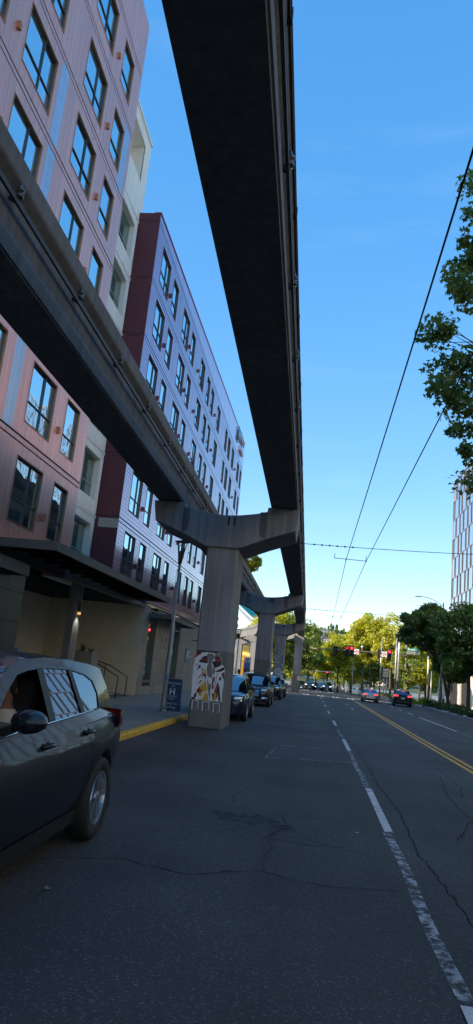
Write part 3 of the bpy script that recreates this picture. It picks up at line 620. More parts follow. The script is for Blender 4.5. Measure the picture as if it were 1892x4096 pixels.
# ================================================================== HOTEL
SH = 0.010
FX = -8.4
def sh(y): return SH*(y-22.4)
hotel = thing('hotel_building', 'long hotel with copper, white corrugated and maroon clad facades beside the monorail', 'building', (-14, 40, 0))
def hbox(mb, x0, x1, y0, y1, z0, z1):
    mb.add([(x0,y0,z0+sh(y0)),(x1,y0,z0+sh(y0)),(x1,y1,z0+sh(y1)),(x0,y1,z0+sh(y1)),(x0,y0,z1+sh(y0)),(x1,y0,z1+sh(y0)),(x1,y1,z1+sh(y1)),(x0,y1,z1+sh(y1))],
           [(0,3,2,1),(4,5,6,7),(0,1,5,4),(1,2,6,5),(2,3,7,6),(3,0,4,7)]); return mb
def holed(mb, x, y0, y1, z0, z1, holes, th=0.05):
    ys = sorted({y0, y1, *[h[0] for h in holes], *[h[1] for h in holes]}); zs = sorted({z0, z1, *[h[2] for h in holes], *[h[3] for h in holes]})
    ys = [y for y in ys if y0 <= y <= y1]; zs = [z for z in zs if z0 <= z <= z1]
    for i in range(len(ys)-1):
        run = None
        for j in range(len(zs)-1):
            yc, zc = (ys[i]+ys[i+1])/2, (zs[j]+zs[j+1])/2
            solid = not any(h[0] < yc < h[1] and h[2] < zc < h[3] for h in holes)
            if solid:
                if run is None: run = [zs[j], zs[j+1]]
                else: run[1] = zs[j+1]
            if (not solid or j == len(zs)-2) and run:
                hbox(mb, x-th, x, ys[i], ys[i+1], run[0], run[1]); run = None
# --- windows: one mesh per kind, shared
def window_meshes(w, h, reveal, fr, glass, cols, row, depth=0.15):
    f = MB(); f.cm = 0
    t = 0.02
    # reveals
    f.box(-depth, 0.012, 0, t, 0, h); f.box(-depth, 0.012, w-t, w, 0, h); f.box(-depth, 0.012, t, w-t, h-t, h); f.box(-depth, 0.02, t, w-t, 0, t)
    fm = f.mesh('window', [reveal])
    g = MB(); b = 0.022; x0, x1 = -depth+0.03, -depth+0.10
    ys = [t] + [t + (w-2*t)*c for c in cols] + [w-t]; zs = [t, t + (h-2*t)*row, h-t]
    g.box(x0, x1, t, t+b, t, h-t); g.box(x0, x1, w-t-b, w-t, t, h-t); g.box(x0, x1, t+b, w-t-b, t, t+b); g.box(x0, x1, t+b, w-t-b, h-t-b, h-t)
    for y in ys[1:-1]: g.box(x0, x1, y-0.010, y+0.010, t+b, h-t-b)
    for a, c in zip(ys[:-1], ys[1:]): g.box(x0, x1-0.004, max(a, t+b)+0.010, min(c, w-t-b)-0.010, zs[1]-0.010, zs[1]+0.010)
    gm = g.mesh('frame', [fr])
    panes = []
    for i in range(len(ys)-1):
        for j in range(2):
            a0 = ys[i]+(b if i == 0 else 0.010); a1 = ys[i+1]-(b if i == len(ys)-2 else 0.010); c0 = zs[j]+(b if j == 0 else 0.010); c1 = zs[j+1]-(0.010 if j == 0 else b)
            p = MB(); e = RNG.uniform(-0.0012, 0.0012, 4); xx = x0+0.025
            p.box(xx-0.012, xx, a0, a1, c0, c1); panes.append(p.mesh('pane', [glass]))
    return fm, gm, panes
WK = {}
def add_window(kind, y, z, x=FX):
    fm, gm, panes = WK[kind]
    o = link(bpy.data.objects.new('window', fm)); o.parent = hotel; o.location = Vector((x, y, z + sh(y))) - hotel.location
    for n_, me in [('frame', gm)] + [('pane', p) for p in panes]:
        q = link(bpy.data.objects.new(n_, me)); q.parent = o
        if n_ == 'pane': q.rotation_euler = (0, RNG.uniform(-0.004, 0.004), RNG.uniform(-0.004, 0.004))
    return o
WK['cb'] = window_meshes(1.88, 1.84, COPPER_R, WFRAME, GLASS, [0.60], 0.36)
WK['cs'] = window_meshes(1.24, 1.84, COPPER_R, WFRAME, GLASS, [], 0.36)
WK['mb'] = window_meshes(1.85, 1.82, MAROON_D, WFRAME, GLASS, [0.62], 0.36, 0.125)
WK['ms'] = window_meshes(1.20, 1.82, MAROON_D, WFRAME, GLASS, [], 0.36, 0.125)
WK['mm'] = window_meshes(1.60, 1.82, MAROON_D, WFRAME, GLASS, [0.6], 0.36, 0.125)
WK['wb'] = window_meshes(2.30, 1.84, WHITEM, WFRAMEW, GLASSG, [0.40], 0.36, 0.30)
SILL = [5.06, 7.90, 10.74, 13.57, 16.42, 19.30, 22.33]; WH = 1.84
ZJ = [4.45, 7.43, 10.27, 13.10, 15.95, 18.83, 21.75, 24.65, 27.14]
# ---- copper part
cbay = [(11.5, 12.74, 'cs'), (13.72, 15.60, 'cb'), (17.36, 19.24, 'cb'), (20.20, 21.44, 'cs')]
cbay_l = [(7.85, 9.73, 'cb'), (5.0, 6.24, 'cs'), (1.5, 3.38, 'cb'), (-3.5, -1.62, 'cb')]
holes = []
for s in SILL:
    for a, b, k in cbay + cbay_l: holes.append((a, b, s, s+WH))
wall = MB(); holed(wall, FX-0.04, -40.0, 22.4, 4.1, 27.1, holes, 0.3)
obj('copper_wall', wall, JOINT, hotel, world=True)
mb = MB(); hbox(mb, -24, FX-0.8, -40.0, 22.38, 4.0, 27.0); obj('copper_wing_core', mb, DARKIN, hotel, world=True)
mb = MB(); hbox(mb, -24, FX-0.345, 22.30, 22.399, 4.1, 27.05); hbox(mb, -24, FX-0.03, -40.0, 22.44, 27.14, 27.22); obj('end_wall', mb, COPPER, hotel, world=True)
for s in SILL:
    for a, b, k in cbay + cbay_l: add_window(k, a, s)
planks = []   # (priority, y0,y1,z0,z1,mat)
edges = sorted({-4.5, 0.0, 4.4, 8.3, 16.41, 22.4, *[e for a, b, k in cbay for e in (a, b)], 9.73})
edges = sorted(set(edges) | {e for a, b, k in cbay_l for e in (a, b)})
for fi in range(len(ZJ)-1):
    z0, z1 = ZJ[fi] + 0.025, ZJ[fi+1] - 0.20
    if fi == len(ZJ)-2: z1 = ZJ[-1]
    sill = SILL[fi] if fi < len(SILL) else None
    for a, b in zip(edges[:-1], edges[1:]):
        n = max(1, round((b-a)/0.31)); w = (b-a)/n
        inwin = sill is not None and any(p-0.01 < (a+b)/2 < q+0.01 for p, q, k in cbay + cbay_l)
        for i in range(n):
            y0, y1 = a + i*w, a + (i+1)*w
            m = COPPER
            if sill is not None and (15.8 <= y0 < 16.35) and fi in (3, 4): m = STEEL
            if sill is not None and (16.05 <= y0 < 16.7) and fi == 1: m = STEEL
            if sill is not None and fi in (5,) and 21.44 <= y0 < 21.9: m = STEEL
            if inwin:
                if sill - z0 > 0.05: planks.append((y0, y1, z0, sill-0.004, m))
                if z1 - sill - WH > 0.05: planks.append((y0, y1, sill+WH+0.004, z1, m))
            else: planks.append((y0, y1, z0, z1, m))
for fi in range(1, len(ZJ)-1):   # double shadow-gap bands at each floor
    for a, b in ((-4.5, 8.29), (8.3, 16.40), (16.42, 22.4)): planks.append((a, b, ZJ[fi]-0.165, ZJ[fi]-0.025, COPPER))
def dist(p): return abs((p[0]+p[1])/2-17) + abs((p[2]+p[3])/2-8)*0.3 - 0.2*((p[1]-p[0]))*(p[3]-p[2])
planks.sort(key=dist)
rest = {}
for i, (y0, y1, z0, z1, m) in enumerate(planks):
    if i < 298: piece('cladding_plank', FX-0.03, FX, y0+0.004, y1-0.004, z0, z1, m, hotel, SH, sh((y0+y1)/2), 0.006)
    else: hbox(rest.setdefault(m.name, MB()), FX-0.03, FX, y0+0.004, y1-0.004, z0, z1)
for k, mb in rest.items(): obj('cladding_planks', mb, bpy.data.materials[k], hotel, world=True, kind='stuff')
VENT = MB(); VENT.add([(0,-0.05,0),(0,0.05,0),(0.09,0.05,-0.02),(0.09,-0.05,-0.02),(0,-0.05,0.22),(0,0.05,0.22),(0.09,0.05,0.20),(0.09,-0.05,0.20)], [(0,3,2,1),(4,5,6,7),(0,1,5,4),(1,2,6,5),(2,3,7,6),(3,0,4,7)])
VCO = VENT.mesh('vent', COPPER_R); VMA = VENT.mesh('vent', MAROON_D)
for s in SILL:
    for y in (13.29, 19.75):
        o = link(bpy.data.objects.new('vent', VCO)); o.parent = hotel; o.location = Vector((FX, y, s+0.46+sh(y))) - hotel.location
# ---- white corrugated recess
WX = -9.45; WY0, WY1 = 22.45, 27.58
wz = [4.2, 7.33, 10.16, 13.0, 15.85, 18.63, 21.65, 26.05]
wh = [(24.9, 27.2, s, s+WH) for s in SILL[:-1]] + [(24.2, 27.06, 23.35, 25.33)]
def corr(mb, y0, y1, z0, z1, x=WX):
    p = 0.17; prof = []
    y = y0
    while y < y1 - 0.01:
        for dy, dx in ((0, 0), (0.05, 0), (0.075, 0.035), (0.145, 0.035)):
            if y+dy < y1: prof.append((y+dy, dx))
        y += p
    prof.append((y1, 0))
    mb.loft([[(x+dx, yy, z0+sh(yy)) for yy, dx in prof], [(x+dx, yy, z1+sh(yy)) for yy, dx in prof]])
    # underside lip so that each sheet has thickness
    mb.loft([[(x-0.05, yy, z0+sh(yy)) for yy, dx in prof], [(x+dx, yy, z0+sh(yy)) for yy, dx in prof]])
for i in range(len(wz)-1):
    a, b = wz[i]+0.03, wz[i+1]-0.12
    h = [q for q in wh if a < q[2] < b]
    h = h[0] if h else None
    for nm, args in ([('corrugated_sheet', (WY0, h[0], a, b)), ('corrugated_sheet', (h[1], WY1, a, b)), ('corrugated_sheet', (h[0], h[1], a, h[2])), ('corrugated_sheet', (h[0], h[1], h[3], b))] if h else [('corrugated_sheet', (WY0, WY1, a, b))]):
        if args[3]-args[2] > 0.05 and args[1]-args[0] > 0.05:
            mb = MB(); corr(mb, *args); obj(nm, mb, WHITEM, hotel, world=True)
    mb = MB(); hbox(mb, WX-0.05, WX+0.05, WY0, WY1, b, b+0.12); obj('flashing', mb, WHITEM, hotel, world=True)
    if h and i < 6:
        add_window('wb', 24.9, h[2], WX)
wall = MB(); holed(wall, WX-0.052, WY0, WY1, 4.2, 26.0, wh, 0.25); obj('white_backing', wall, WHITEM, hotel, world=True)
mb = MB(); hbox(mb, WX-0.9, WX-0.85, 24.0, 27.5, 23.2, 25.5); hbox(mb, WX-0.85, WX-0.06, 27.07, 27.12, 23.3, 25.4); hbox(mb, WX-0.85, WX-0.06, 24.1, 27.06, 25.34, 25.42); hbox(mb, WX-0.85, WX-0.06, 24.1, 27.06, 23.25, 23.34)
obj('niche_lining', mb, WHITEM, hotel, world=True)
mb = MB(); hbox(mb, WX-0.1, WX+0.09, WY0, 27.86, 26.0, 26.12); hbox(mb, -24, WX-0.1, 27.6, 27.8, 21.5, 26.1); hbox(mb, -24, WX+0.03, WY0, 27.86, 26.12, 26.16); obj('roof_coping', mb, WHITEM, hotel, world=True)
mb = MB(); corr(mb, 27.59, 27.84, 21.6, 26.0); hbox(mb, WX-0.3, WX-0.01, 27.58, 27.83, 21.6, 26.0); obj('corner_return', mb, WHITEM, hotel, world=True)
mb = MB(); hbox(mb, -24, WX-0.92, WY0, WY1, 4.2, 26.0); obj('white_bay_core', mb, DARKIN, hotel, world=True)
# ---- maroon part
MY0, MY1 = 27.6, 69.3
mjs = [27.6, 33.5, 39.35, 45.5, 52.7, 62.2, 69.3]
mbay = [(28.80, 30.65, 'mb'), (31.60, 32.80, 'ms'), (34.55, 36.40, 'mb'), (37.35, 38.55, 'ms'), (41.0, 42.6, 'mm'), (43.95, 45.15, 'ms'), (46.0, 47.2, 'ms'), (49.4, 51.0, 'mm'), (54.7, 55.9, 'ms'), (56.8, 58.4, 'mm'), (59.8, 61.4, 'mm'), (64.5, 66.1, 'mm'), (67.2, 68.4, 'ms')]
MSILL = [5.19, 7.97, 10.83, 13.67, 16.53, 19.32]; MWH = 1.82
MZJ = [4.36, 7.38, 10.20, 13.04, 15.91, 18.77, 21.76]
def mtop(y): return 22.18 + (y-27.6)*(25.02-22.18)/(69.3-27.6)     # parapet rises along the street
holes = [(a, b, s, s+MWH) for s in MSILL for a, b, k in mbay]
wall = MB(); holed(wall, FX-0.04, MY0+0.02, MY1, 4.3, 21.9, holes, 0.28); obj('maroon_wall', wall, JOINT, hotel, world=True)
mb = MB(); hbox(mb, -24, FX-0.8, MY0+0.3, MY1-0.02, 4.2, 21.8); obj('maroon_wing_core', mb, DARKIN, hotel, world=True)
for s in MSILL:
    for a, b, k in mbay: add_window(k, a, s)
def pboard(mb, y0, y1, z0, z1):   # one lapped board, lower edge proud
    q = []
    for y in (y0, y1):
        for x, z in ((FX-0.034, z0), (FX+0.004, z0), (FX-0.004, z1), (FX-0.034, z1)): q.append((x, y, z+sh(y)))
    mb.add(q, [(0,1,5,4),(1,2,6,5),(2,3,7,6),(3,0,4,7),(0,3,2,1),(4,5,6,7)])
mpl = []
P_ = 0.178
for seg in range(len(mjs)-1):
    a, b = mjs[seg]+0.012, mjs[seg+1]-0.012
    wins = [(p, q) for p, q, k in mbay if a < p < b]
    cuts = [a] + [e for w in wins for e in w] + [b]
    for fi in range(6):
        z0, z1 = MZJ[fi]+0.025, MZJ[fi+1]-0.20
        n = round((z1-z0)/P_); h = (z1-z0)/n
        s = MSILL[fi]
        for i in range(n):
            c0, c1 = z0+i*h+0.003, z0+(i+1)*h-0.004
            over = c1 > s+0.02 and c0 < s+MWH-0.02
            if not over: mpl.append((a, b, c0, c1, seg))
            else:
                for k in range(0, len(cuts), 2): mpl.append((cuts[k]+(0.003 if k else 0), cuts[k+1]-(0.003 if k+1 < len(cuts)-1 else 0), c0, c1, seg))
        mpl.append((a, b, MZJ[fi+1]-0.165, MZJ[fi+1]-0.025, seg))
mpl.sort(key=lambda p: (p[4], abs((p[2]+p[3])/2-9)))
restm = MB(); bm_cache = {}
for i, (y0, y1, z0, z1, seg) in enumerate(mpl):
    if y1-y0 < 0.05: continue
    if i < 296:
        k = (round(y1-y0, 3), round(z1-z0, 3))
        if k not in bm_cache:
            q = MB(); L_, H_ = k
            for yy in (-L_/2, L_/2):
                for x, z in ((-0.034, -H_/2), (0.004, -H_/2), (-0.004, H_/2), (-0.034, H_/2)): q.v.append((x, yy, z+SH*yy))
            q.f = [(0,1,5,4),(1,2,6,5),(2,3,7,6),(3,0,4,7),(0,3,2,1),(4,5,6,7)]; q.mi = [0]*6
            bm_cache[k] = q.mesh('lapped_board', MAROON)
        o = link(bpy.data.objects.new('lapped_board', bm_cache[k])); o.parent = hotel
        o.location = Vector((FX, (y0+y1)/2, (z0+z1)/2 + sh((y0+y1)/2))) - hotel.location
        o.rotation_euler = (0, RNG.normal(0, 0.006), 0)
    else: pboard(restm, y0, y1, z0, z1)
obj('lapped_boards', restm, MAROON, hotel, world=True, kind='stuff')
mb = MB()   # smooth parapet panels, split at the vertical joints
for a, b in zip(mjs[:-1], mjs[1:]):
    n = 3
    for i in range(n):
        y0, y1 = a+(b-a)*i/n+0.012, a+(b-a)*(i+1)/n-0.012
        q = MB(); q.add([(FX-0.25,y0,21.78+sh(y0)),(FX,y0,21.78+sh(y0)),(FX,y1,21.78+sh(y1)),(FX-0.25,y1,21.78+sh(y1)),(FX-0.25,y0,mtop(y0)),(FX,y0,mtop(y0)),(FX,y1,mtop(y1)),(FX-0.25,y1,mtop(y1))],
                        [(0,3,2,1),(4,5,6,7),(0,1,5,4),(1,2,6,5),(2,3,7,6),(3,0,4,7)])
        obj('parapet_panel', q, MAROON, hotel, world=True)
mb.add([(FX-0.3,27.58,mtop(27.6)),(FX+0.04,27.58,mtop(27.6)),(FX+0.04,69.34,mtop(69.3)),(FX-0.3,69.34,mtop(69.3)),(FX-0.3,27.58,mtop(27.6)+0.06),(FX+0.04,27.58,mtop(27.6)+0.06),(FX+0.04,69.34,mtop(69.3)+0.06),(FX-0.3,69.34,mtop(69.3)+0.06)], [(0,3,2,1),(4,5,6,7),(0,1,5,4),(1,2,6,5),(2,3,7,6),(3,0,4,7)])
obj('parapet_coping', mb, MAROON, hotel, world=True)
mb = MB(); hbox(mb, -24, FX-0.2, 69.2, 69.3, 4.2, 24.0); obj('far_end_wall', mb, MAROON, hotel, world=True)
for s in MSILL:
    for y in (31.15, 36.9, 40.3, 48.3, 62.9):
        o = link(bpy.data.objects.new('vent', VMA)); o.parent = hotel; o.location = Vector((FX, y, s+0.46+sh(y))) - hotel.location
# end wall towards the camera (plane y = 27.6)
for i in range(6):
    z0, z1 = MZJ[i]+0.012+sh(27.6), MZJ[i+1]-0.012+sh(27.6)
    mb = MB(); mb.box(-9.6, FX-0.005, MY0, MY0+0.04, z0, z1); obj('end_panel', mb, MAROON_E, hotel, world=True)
    mb = MB(); mb.box(-9.2, -8.62, MY0-0.006, MY0-0.001, z1-0.12, z1-0.09); obj('slot_vent', mb, JOINT, hotel, world=True)
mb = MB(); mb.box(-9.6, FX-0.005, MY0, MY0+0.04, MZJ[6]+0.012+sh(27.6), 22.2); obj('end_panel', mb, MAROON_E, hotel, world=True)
mb = MB(); mb.box(-9.6, FX-0.02, MY0+0.041, MY0+0.2, 4.3, 22.1); obj('end_wall', mb, JOINT, hotel, world=True)
for i in range(3):
    mb = MB(); mb.box(-9.28, FX-0.006, MY0-0.012, MY0-0.001, 6.94+i*0.135, 7.065+i*0.135); obj('beige_strip', mb, BEIGE, hotel, world=True, label='pale beige strip panel on the maroon end wall')
mb = MB(); mb.box(-11.2, -9.15, 30.2, 33.5, 21.6, 23.3); obj('roof_box', mb, mat('roof_unit', (0.45, 0.47, 0.46), 0.5), hotel, world=True)
# roof-level lettering
LET = mat('sign_letters', (0.62, 0.60, 0.62), 0.35, 0.3)
TEAL = mat('sign_mark', (0.12, 0.40, 0.42), 0.35, 0.3)
sg = thing('hotel_sign', 'raised grey HYATT house letters with a teal mark on the far parapet', 'sign', (FX+0.12, 65.3, 23.4))
mk = text_mesh('H', 1.75, TEAL, 0.06, bold=0.05); obj('emblem', mk, None, sg, loc=(0, -2.4, 0.35), rot=(R(90), 0, R(90)))
obj('lettering', text_mesh('HYATT', 0.95, LET, 0.06, bold=0.02), None, sg, loc=(0, 0.6, 0.85), rot=(R(90), 0, R(90)))
obj('lettering', text_mesh('house', 0.80, LET, 0.06, bold=0.02), None, sg, loc=(0, 0.9, -0.25), rot=(R(90), 0, R(90)))
# ---- ground floor
gl = gz(25)+0.12
mb = MB(); mb.box(FX-0.25, FX-0.045, -40.0, 19.25, -0.3, 4.05); obj('black_stone_wall', mb, JOINT, hotel, world=True)
for r in range(5):
    for c_ in range(10):
        y0 = 8.3+c_*1.095
        piece('stone_tile', FX-0.045, FX, y0+0.004, y0+1.091, -0.1+r*0.82+0.004, 0.72+r*0.82-0.004, BSTONE, hotel, 0, 0, 0.004)
mb = MB(); mb.box(-13.6, FX-0.05, 19.20, 19.30, -0.2, 4.1); obj('recess_near_wall', mb, BSTONE, hotel, world=True)
mb = MB(); mb.box(-13.7, -13.5, 19.3, 34.4, -0.3, 4.9); obj('recess_back_wall', mb, STUCCO, hotel, world=True)
mb = MB(); mb.box(-13.5, FX-0.02, 34.40, 34.52, -0.4, 4.75); obj('stucco_wall', mb, STUCCO, hotel, world=True)
mb = MB(); mb.box(-13.5, FX-0.35, 19.3, 34.4, 4.46, 4.6); obj('recess_ceiling', mb, STUCCO, hotel, world=True)
mb = MB(); hbox(mb, FX-0.35, FX-0.05, 19.3, 34.4, 4.12, 4.5); obj('soffit_edge', mb, CANOPY, hotel, world=True)
for y in (22.5, 25.5, 28.5, 31.5):
    mb = MB(); mb.lathe([(0.07, 4.445), (0.07, 4.462)], 12, lambda a, b, h: (-10.4+a, y+b, h)); obj('downlight', mb, BLACK, hotel, world=True)
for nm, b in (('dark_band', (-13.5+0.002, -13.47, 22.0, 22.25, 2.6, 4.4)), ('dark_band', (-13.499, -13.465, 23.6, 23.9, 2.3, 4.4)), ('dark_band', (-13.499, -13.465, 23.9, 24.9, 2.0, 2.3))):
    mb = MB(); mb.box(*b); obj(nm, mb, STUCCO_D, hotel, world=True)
def door(y0, y1, zt, zb=0.35):
    mb = MB(); mb.box(-13.5, -13.44, y0, y1, zb, zt); d = obj('door', mb, BLACK, hotel, world=True)
    mb = MB(); mb.box(-13.438, -13.43, y0+0.12, y1-0.12, zb+0.2, zt-0.12); obj('pane', mb, GLASSG, d, world=True)
    mb = MB(); mb.tube([(-13.40, y0+0.2, zb+0.8), (-13.40, y0+0.2, zb+1.4)], 0.015, 6); obj('handle', mb, CHROME, d, world=True)
door(20.3, 22.1, 2.9); door(25.2, 26.4, 2.15)
mb = MB(); mb.box(-13.5, -10.2, 19.3, 34.4, -0.4, 0.36); obj('entrance_floor', mb, WALK, hotel, world=True)
for i in range(3):
    mb = MB(); mb.box(-10.2+i*0.32, -9.88+i*0.32, 29.6, 34.38, -0.4, 0.36-0.16*(i+1)+0.04); obj('step', mb, KERB, hotel, world=True)
pil = thing('entrance_pillar', 'square concrete pillar carrying a wall sconce under the entrance canopy', 'pillar', (-9.3, 26.3, gl))
mb = MB(); mb.box(-9.47, -9.17, 26.0, 26.75, -0.3, 4.47); obj('shaft', mb, CONC, pil, world=True, bevel=0.015)
sc = MB(); sc.extr([(-9.17, 3.22), (-9.05, 3.25), (-9.05, 3.60), (-9.17, 3.60)], lambda u, v, s: (u, s, v), 26.28, 26.46)
sconce = thing('wall_sconce', 'small bronze wall sconce glowing on the entrance pillar', 'wall lamp', (-9.1, 26.37, 3.2))
obj('body', sc, LAMPM, sconce, world=True)
mb = MB(); mb.box(-9.15, -9.06, 26.30, 26.44, 3.12, 3.215); obj('lens', mb, mat('sconce_glow', (0.7, 0.4, 0.15), 0.4, emit=(1, 0.55, 0.18), es=0.35), sconce, world=True)
ld = bpy.data.lights.new('sconce_light', 'SPOT'); ld.energy = 10; ld.color = (1.0, 0.93, 0.72); ld.spot_size = R(120); ld.spot_blend = 0.8; ld.shadow_soft_size = 0.04
lo = link(bpy.data.objects.new('sconce_light', ld)); lo.location = (-9.02, 26.37, 3.08); lo.parent = sconce; lo.matrix_parent_inverse = wm(sconce).inverted()
# stone clad ground floor beyond the recess
gw = [(35.5, 37.3, 0.55, 4.25), (42.1, 44.5, 0.62, 4.25), (52.0, 54.2, 0.6, 4.2), (58.5, 60.5, 0.6, 4.2), (64, 66, 0.6, 4.2)]
wall = MB(); holed(wall, FX-0.045, 34.53, MY1, -0.6, 4.38, gw, 0.2); obj('stone_backing', wall, JOINT, hotel, world=True)
rows = [0.30, 0.98, 1.66, 2.34, 3.02, 3.70, 4.36]
ti = 0
tiles_rest = MB()
for r in range(-1, len(rows)-1):
    z0, z1 = (-0.55, 0.30) if r < 0 else (rows[r], rows[r+1])
    y = 34.42 - (0.6 if r % 2 else 0)
    while y < MY1-0.05:
        y0, y1 = max(y, 34.42), min(y+1.2, MY1)
        parts = [(y0, y1)]
        for p, q, a, b in gw:
            if z1 > a+0.05 and z0 < b-0.05:
                nn = []
                for u, v in parts:
                    if q <= u or p >= v: nn.append((u, v))
                    else:
                        if u < p: nn.append((u, p))
                        if v > q: nn.append((q, v))
                parts = nn
        for u, v in parts:
            if v-u > 0.06:
                ti += 1
                piece('stone_tile', FX-0.045, FX-0.004, u+0.004, v-0.004, z0+0.004, z1-0.004, STONE, hotel, 0, 0, 0.004)
        y += 1.2
for p, q, a, b in gw:
    o = MB(); d = 0.22
    o.box(FX-0.3, FX-0.03, p, p+0.09, a, b); o.box(FX-0.3, FX-0.03, q-0.09, q, a, b); o.box(FX-0.3, FX-0.03, p+0.09, q-0.09, b-0.08, b); o.box(FX-0.3, FX-0.03, p+0.09, q-0.09, a, a+0.07); o.box(FX-0.29, FX-0.05, p+0.09, q-0.09, 3.55, 3.63)
    w = obj('tall_window', o, WFRAME, hotel, world=True)
    for z0, z1 in ((a+0.07, 3.55), (3.63, b-0.08)):
        m_ = MB(); m_.box(FX-0.2, FX-0.19, p+0.09, q-0.09, z0, z1); obj('pane', m_, GLASS, w, world=True)
    m_ = MB(); m_.box(FX-0.02, FX+0.06, p-0.05, q+0.05, a-0.05, a-0.005); obj('sill', m_, KERB, w, world=True)
mb = MB(); hbox(mb, FX-0.1, FX+0.03, 34.45, MY1, 4.30-0.06, 4.34); obj('drip_edge', mb, CHROME, hotel, world=True)
# canopies
cn = thing('entrance_canopy', 'wide dark metal canopy over the recessed hotel entrance', 'canopy', (-7.6, 24.5, 4.4))
mb = MB(); hbox(mb, -6.80, -6.72, 17.0, 32.0, 4.26, 4.50); hbox(mb, FX-0.02, -6.80, 17.0, 17.08, 4.26, 4.50); hbox(mb, FX-0.02, -6.80, 31.92, 32.0, 4.26, 4.50)
obj('fascia', mb, CANOPY, cn, world=True)
mb = MB(); hbox(mb, FX+0.02, -6.81, 17.09, 31.91, 4.42, 4.47); obj('deck', mb, BLACK, cn, world=True)
for i in range(12):
    y = 17.9+i*1.2; mb = MB(); hbox(mb, FX+0.02, -6.81, y, y+0.07, 4.28, 4.41); obj('joist', mb, BLACK, cn, world=True)
cn2 = thing('door_canopy', 'smaller dark canopy above the tall stone-wall windows', 'canopy', (-7.8, 39, 3.9))
mb = MB(); mb.box(-7.26, -7.18, 35.1, 43.2, 3.80, 4.02); mb.box(FX, -7.26, 35.1, 35.18, 3.80, 4.02); mb.box(FX, -7.26, 43.12, 43.2, 3.80, 4.02); obj('fascia', mb, CANOPY, cn2, world=True)
mb = MB(); mb.box(FX, -7.27, 35.19, 43.11, 3.93, 3.97); obj('deck', mb, BLACK, cn2, world=True)
cn3 = thing('shop_canopy', 'short dark canopy fixed on the black stone wall', 'canopy', (-7.8, 15, 3.8))
mb = MB(); mb.box(-8.0, -7.92, 10.0, 18.3, 3.60, 3.92); mb.box(FX+0.002, -8.0, 18.22, 18.3, 3.60, 3.92); obj('fascia', mb, CANOPY, cn3, world=True)
mb = MB(); mb.box(FX+0.002, -8.01, 10.0, 18.21, 3.8, 3.86); obj('deck', mb, BLACK, cn3, world=True)
# fittings on the stone wall
al = thing('fire_alarm', 'red fire alarm bell on the grey stone wall', 'alarm', (FX, 39.8, 2.87))
mb = MB(); mb.lathe([(0.14, 0), (0.15, 0.05), (0.10, 0.09)], 16, lambda a, b, h: (h, a, b)); obj('bell', mb, SIGNR, al)
mb = MB(); mb.box(-0.003, 0.05, -0.20, -0.13, -0.16, 0.16); obj('backbox', mb, SIGNW, al)
rl_ = thing('red_lamp', 'small glowing red lamp behind the tall window', 'lamp', (FX-0.1, 36.1, 3.2))
mb = MB(); mb.lathe([(0.01, -0.07), (0.05, -0.04), (0.055, 0.01), (0.03, 0.05), (0.01, 0.06)], 12); obj('globe', mb, REDON, rl_, smooth=True)
mb = MB(); mb.tube([(0, 0, 0.1), (0, 0, 0.3)], 0.012, 6); obj('cord', mb, BLACK, rl_)
pq = thing('wall_plaque', 'blue wall plaque with a white H beside the stone wall window', 'plaque', (FX, 48.1, 2.2))
mb = MB(); mb.box(0, 0.04, -1.0, 1.0, -0.45, 0.45); obj('board', mb, mat('plaque_blue', (0.10, 0.20, 0.27), 0.4), pq)
obj('emblem', text_mesh('H', 0.75, SIGNW, 0.01, bold=0.02), None, pq, loc=(0.05, -0.35, 0), rot=(R(90), 0, R(90)))
obj('lettering', text_mesh('HYATT\nhouse', 0.26, SIGNW, 0.01), None, pq, loc=(0.05, 0.5, 0.08), rot=(R(90), 0, R(90)))
sp = thing('standpipe', 'dark pipe fitting sticking out of the stone wall', 'pipe', (FX, 49.5, 3.3))
mb = MB(); mb.tube([(0, 0, 0), (0.3, 0, 0)], 0.03, 8); obj('arm', mb, BLACK, sp); mb = MB(); mb.lathe([(0.03,0.28),(0.09,0.3),(0.09,0.36),(0.03,0.38)], 10, lambda a, b, h: (h, a, b)); obj('nozzle', mb, BLACK, sp)
# planter by the steps
pt = thing('planter_box', 'tall grey stone planter beside the entrance steps', 'planter', (-9.38, 28.95, gl))
mb = MB(); mb.box(-9.76, -9.02, 28.5, 29.4, -0.3, 1.05); obj('lower_block', mb, STONE, pt, world=True, bevel=0.01)
mb = MB(); mb.box(-9.76, -9.02, 28.5, 29.4, 1.06, 1.75); obj('upper_block', mb, STONE, pt, world=True, bevel=0.01)
hr = thing('handrail', 'black steel handrail beside the entrance steps', 'handrail', (-8.9, 30, gl))
for dy in (0.0, 1.6):
    mb = MB(); y = 30.0+dy
    mb.tube([(-8.22, y, gz(30)+0.1), (-8.20, y, 0.80), (-8.55, y, 0.97), (-9.1, y, 1.24), (-9.9, y, 1.42), (-10.4, y, 1.42)], 0.024, 8); obj('rail', mb, BLACK, hr, world=True, smooth=True)
    mb = MB(); mb.tube([(-9.3, y, 0.1), (-9.3, y, 1.28)], 0.02, 8); obj('post', mb, BLACK, hr, world=True)
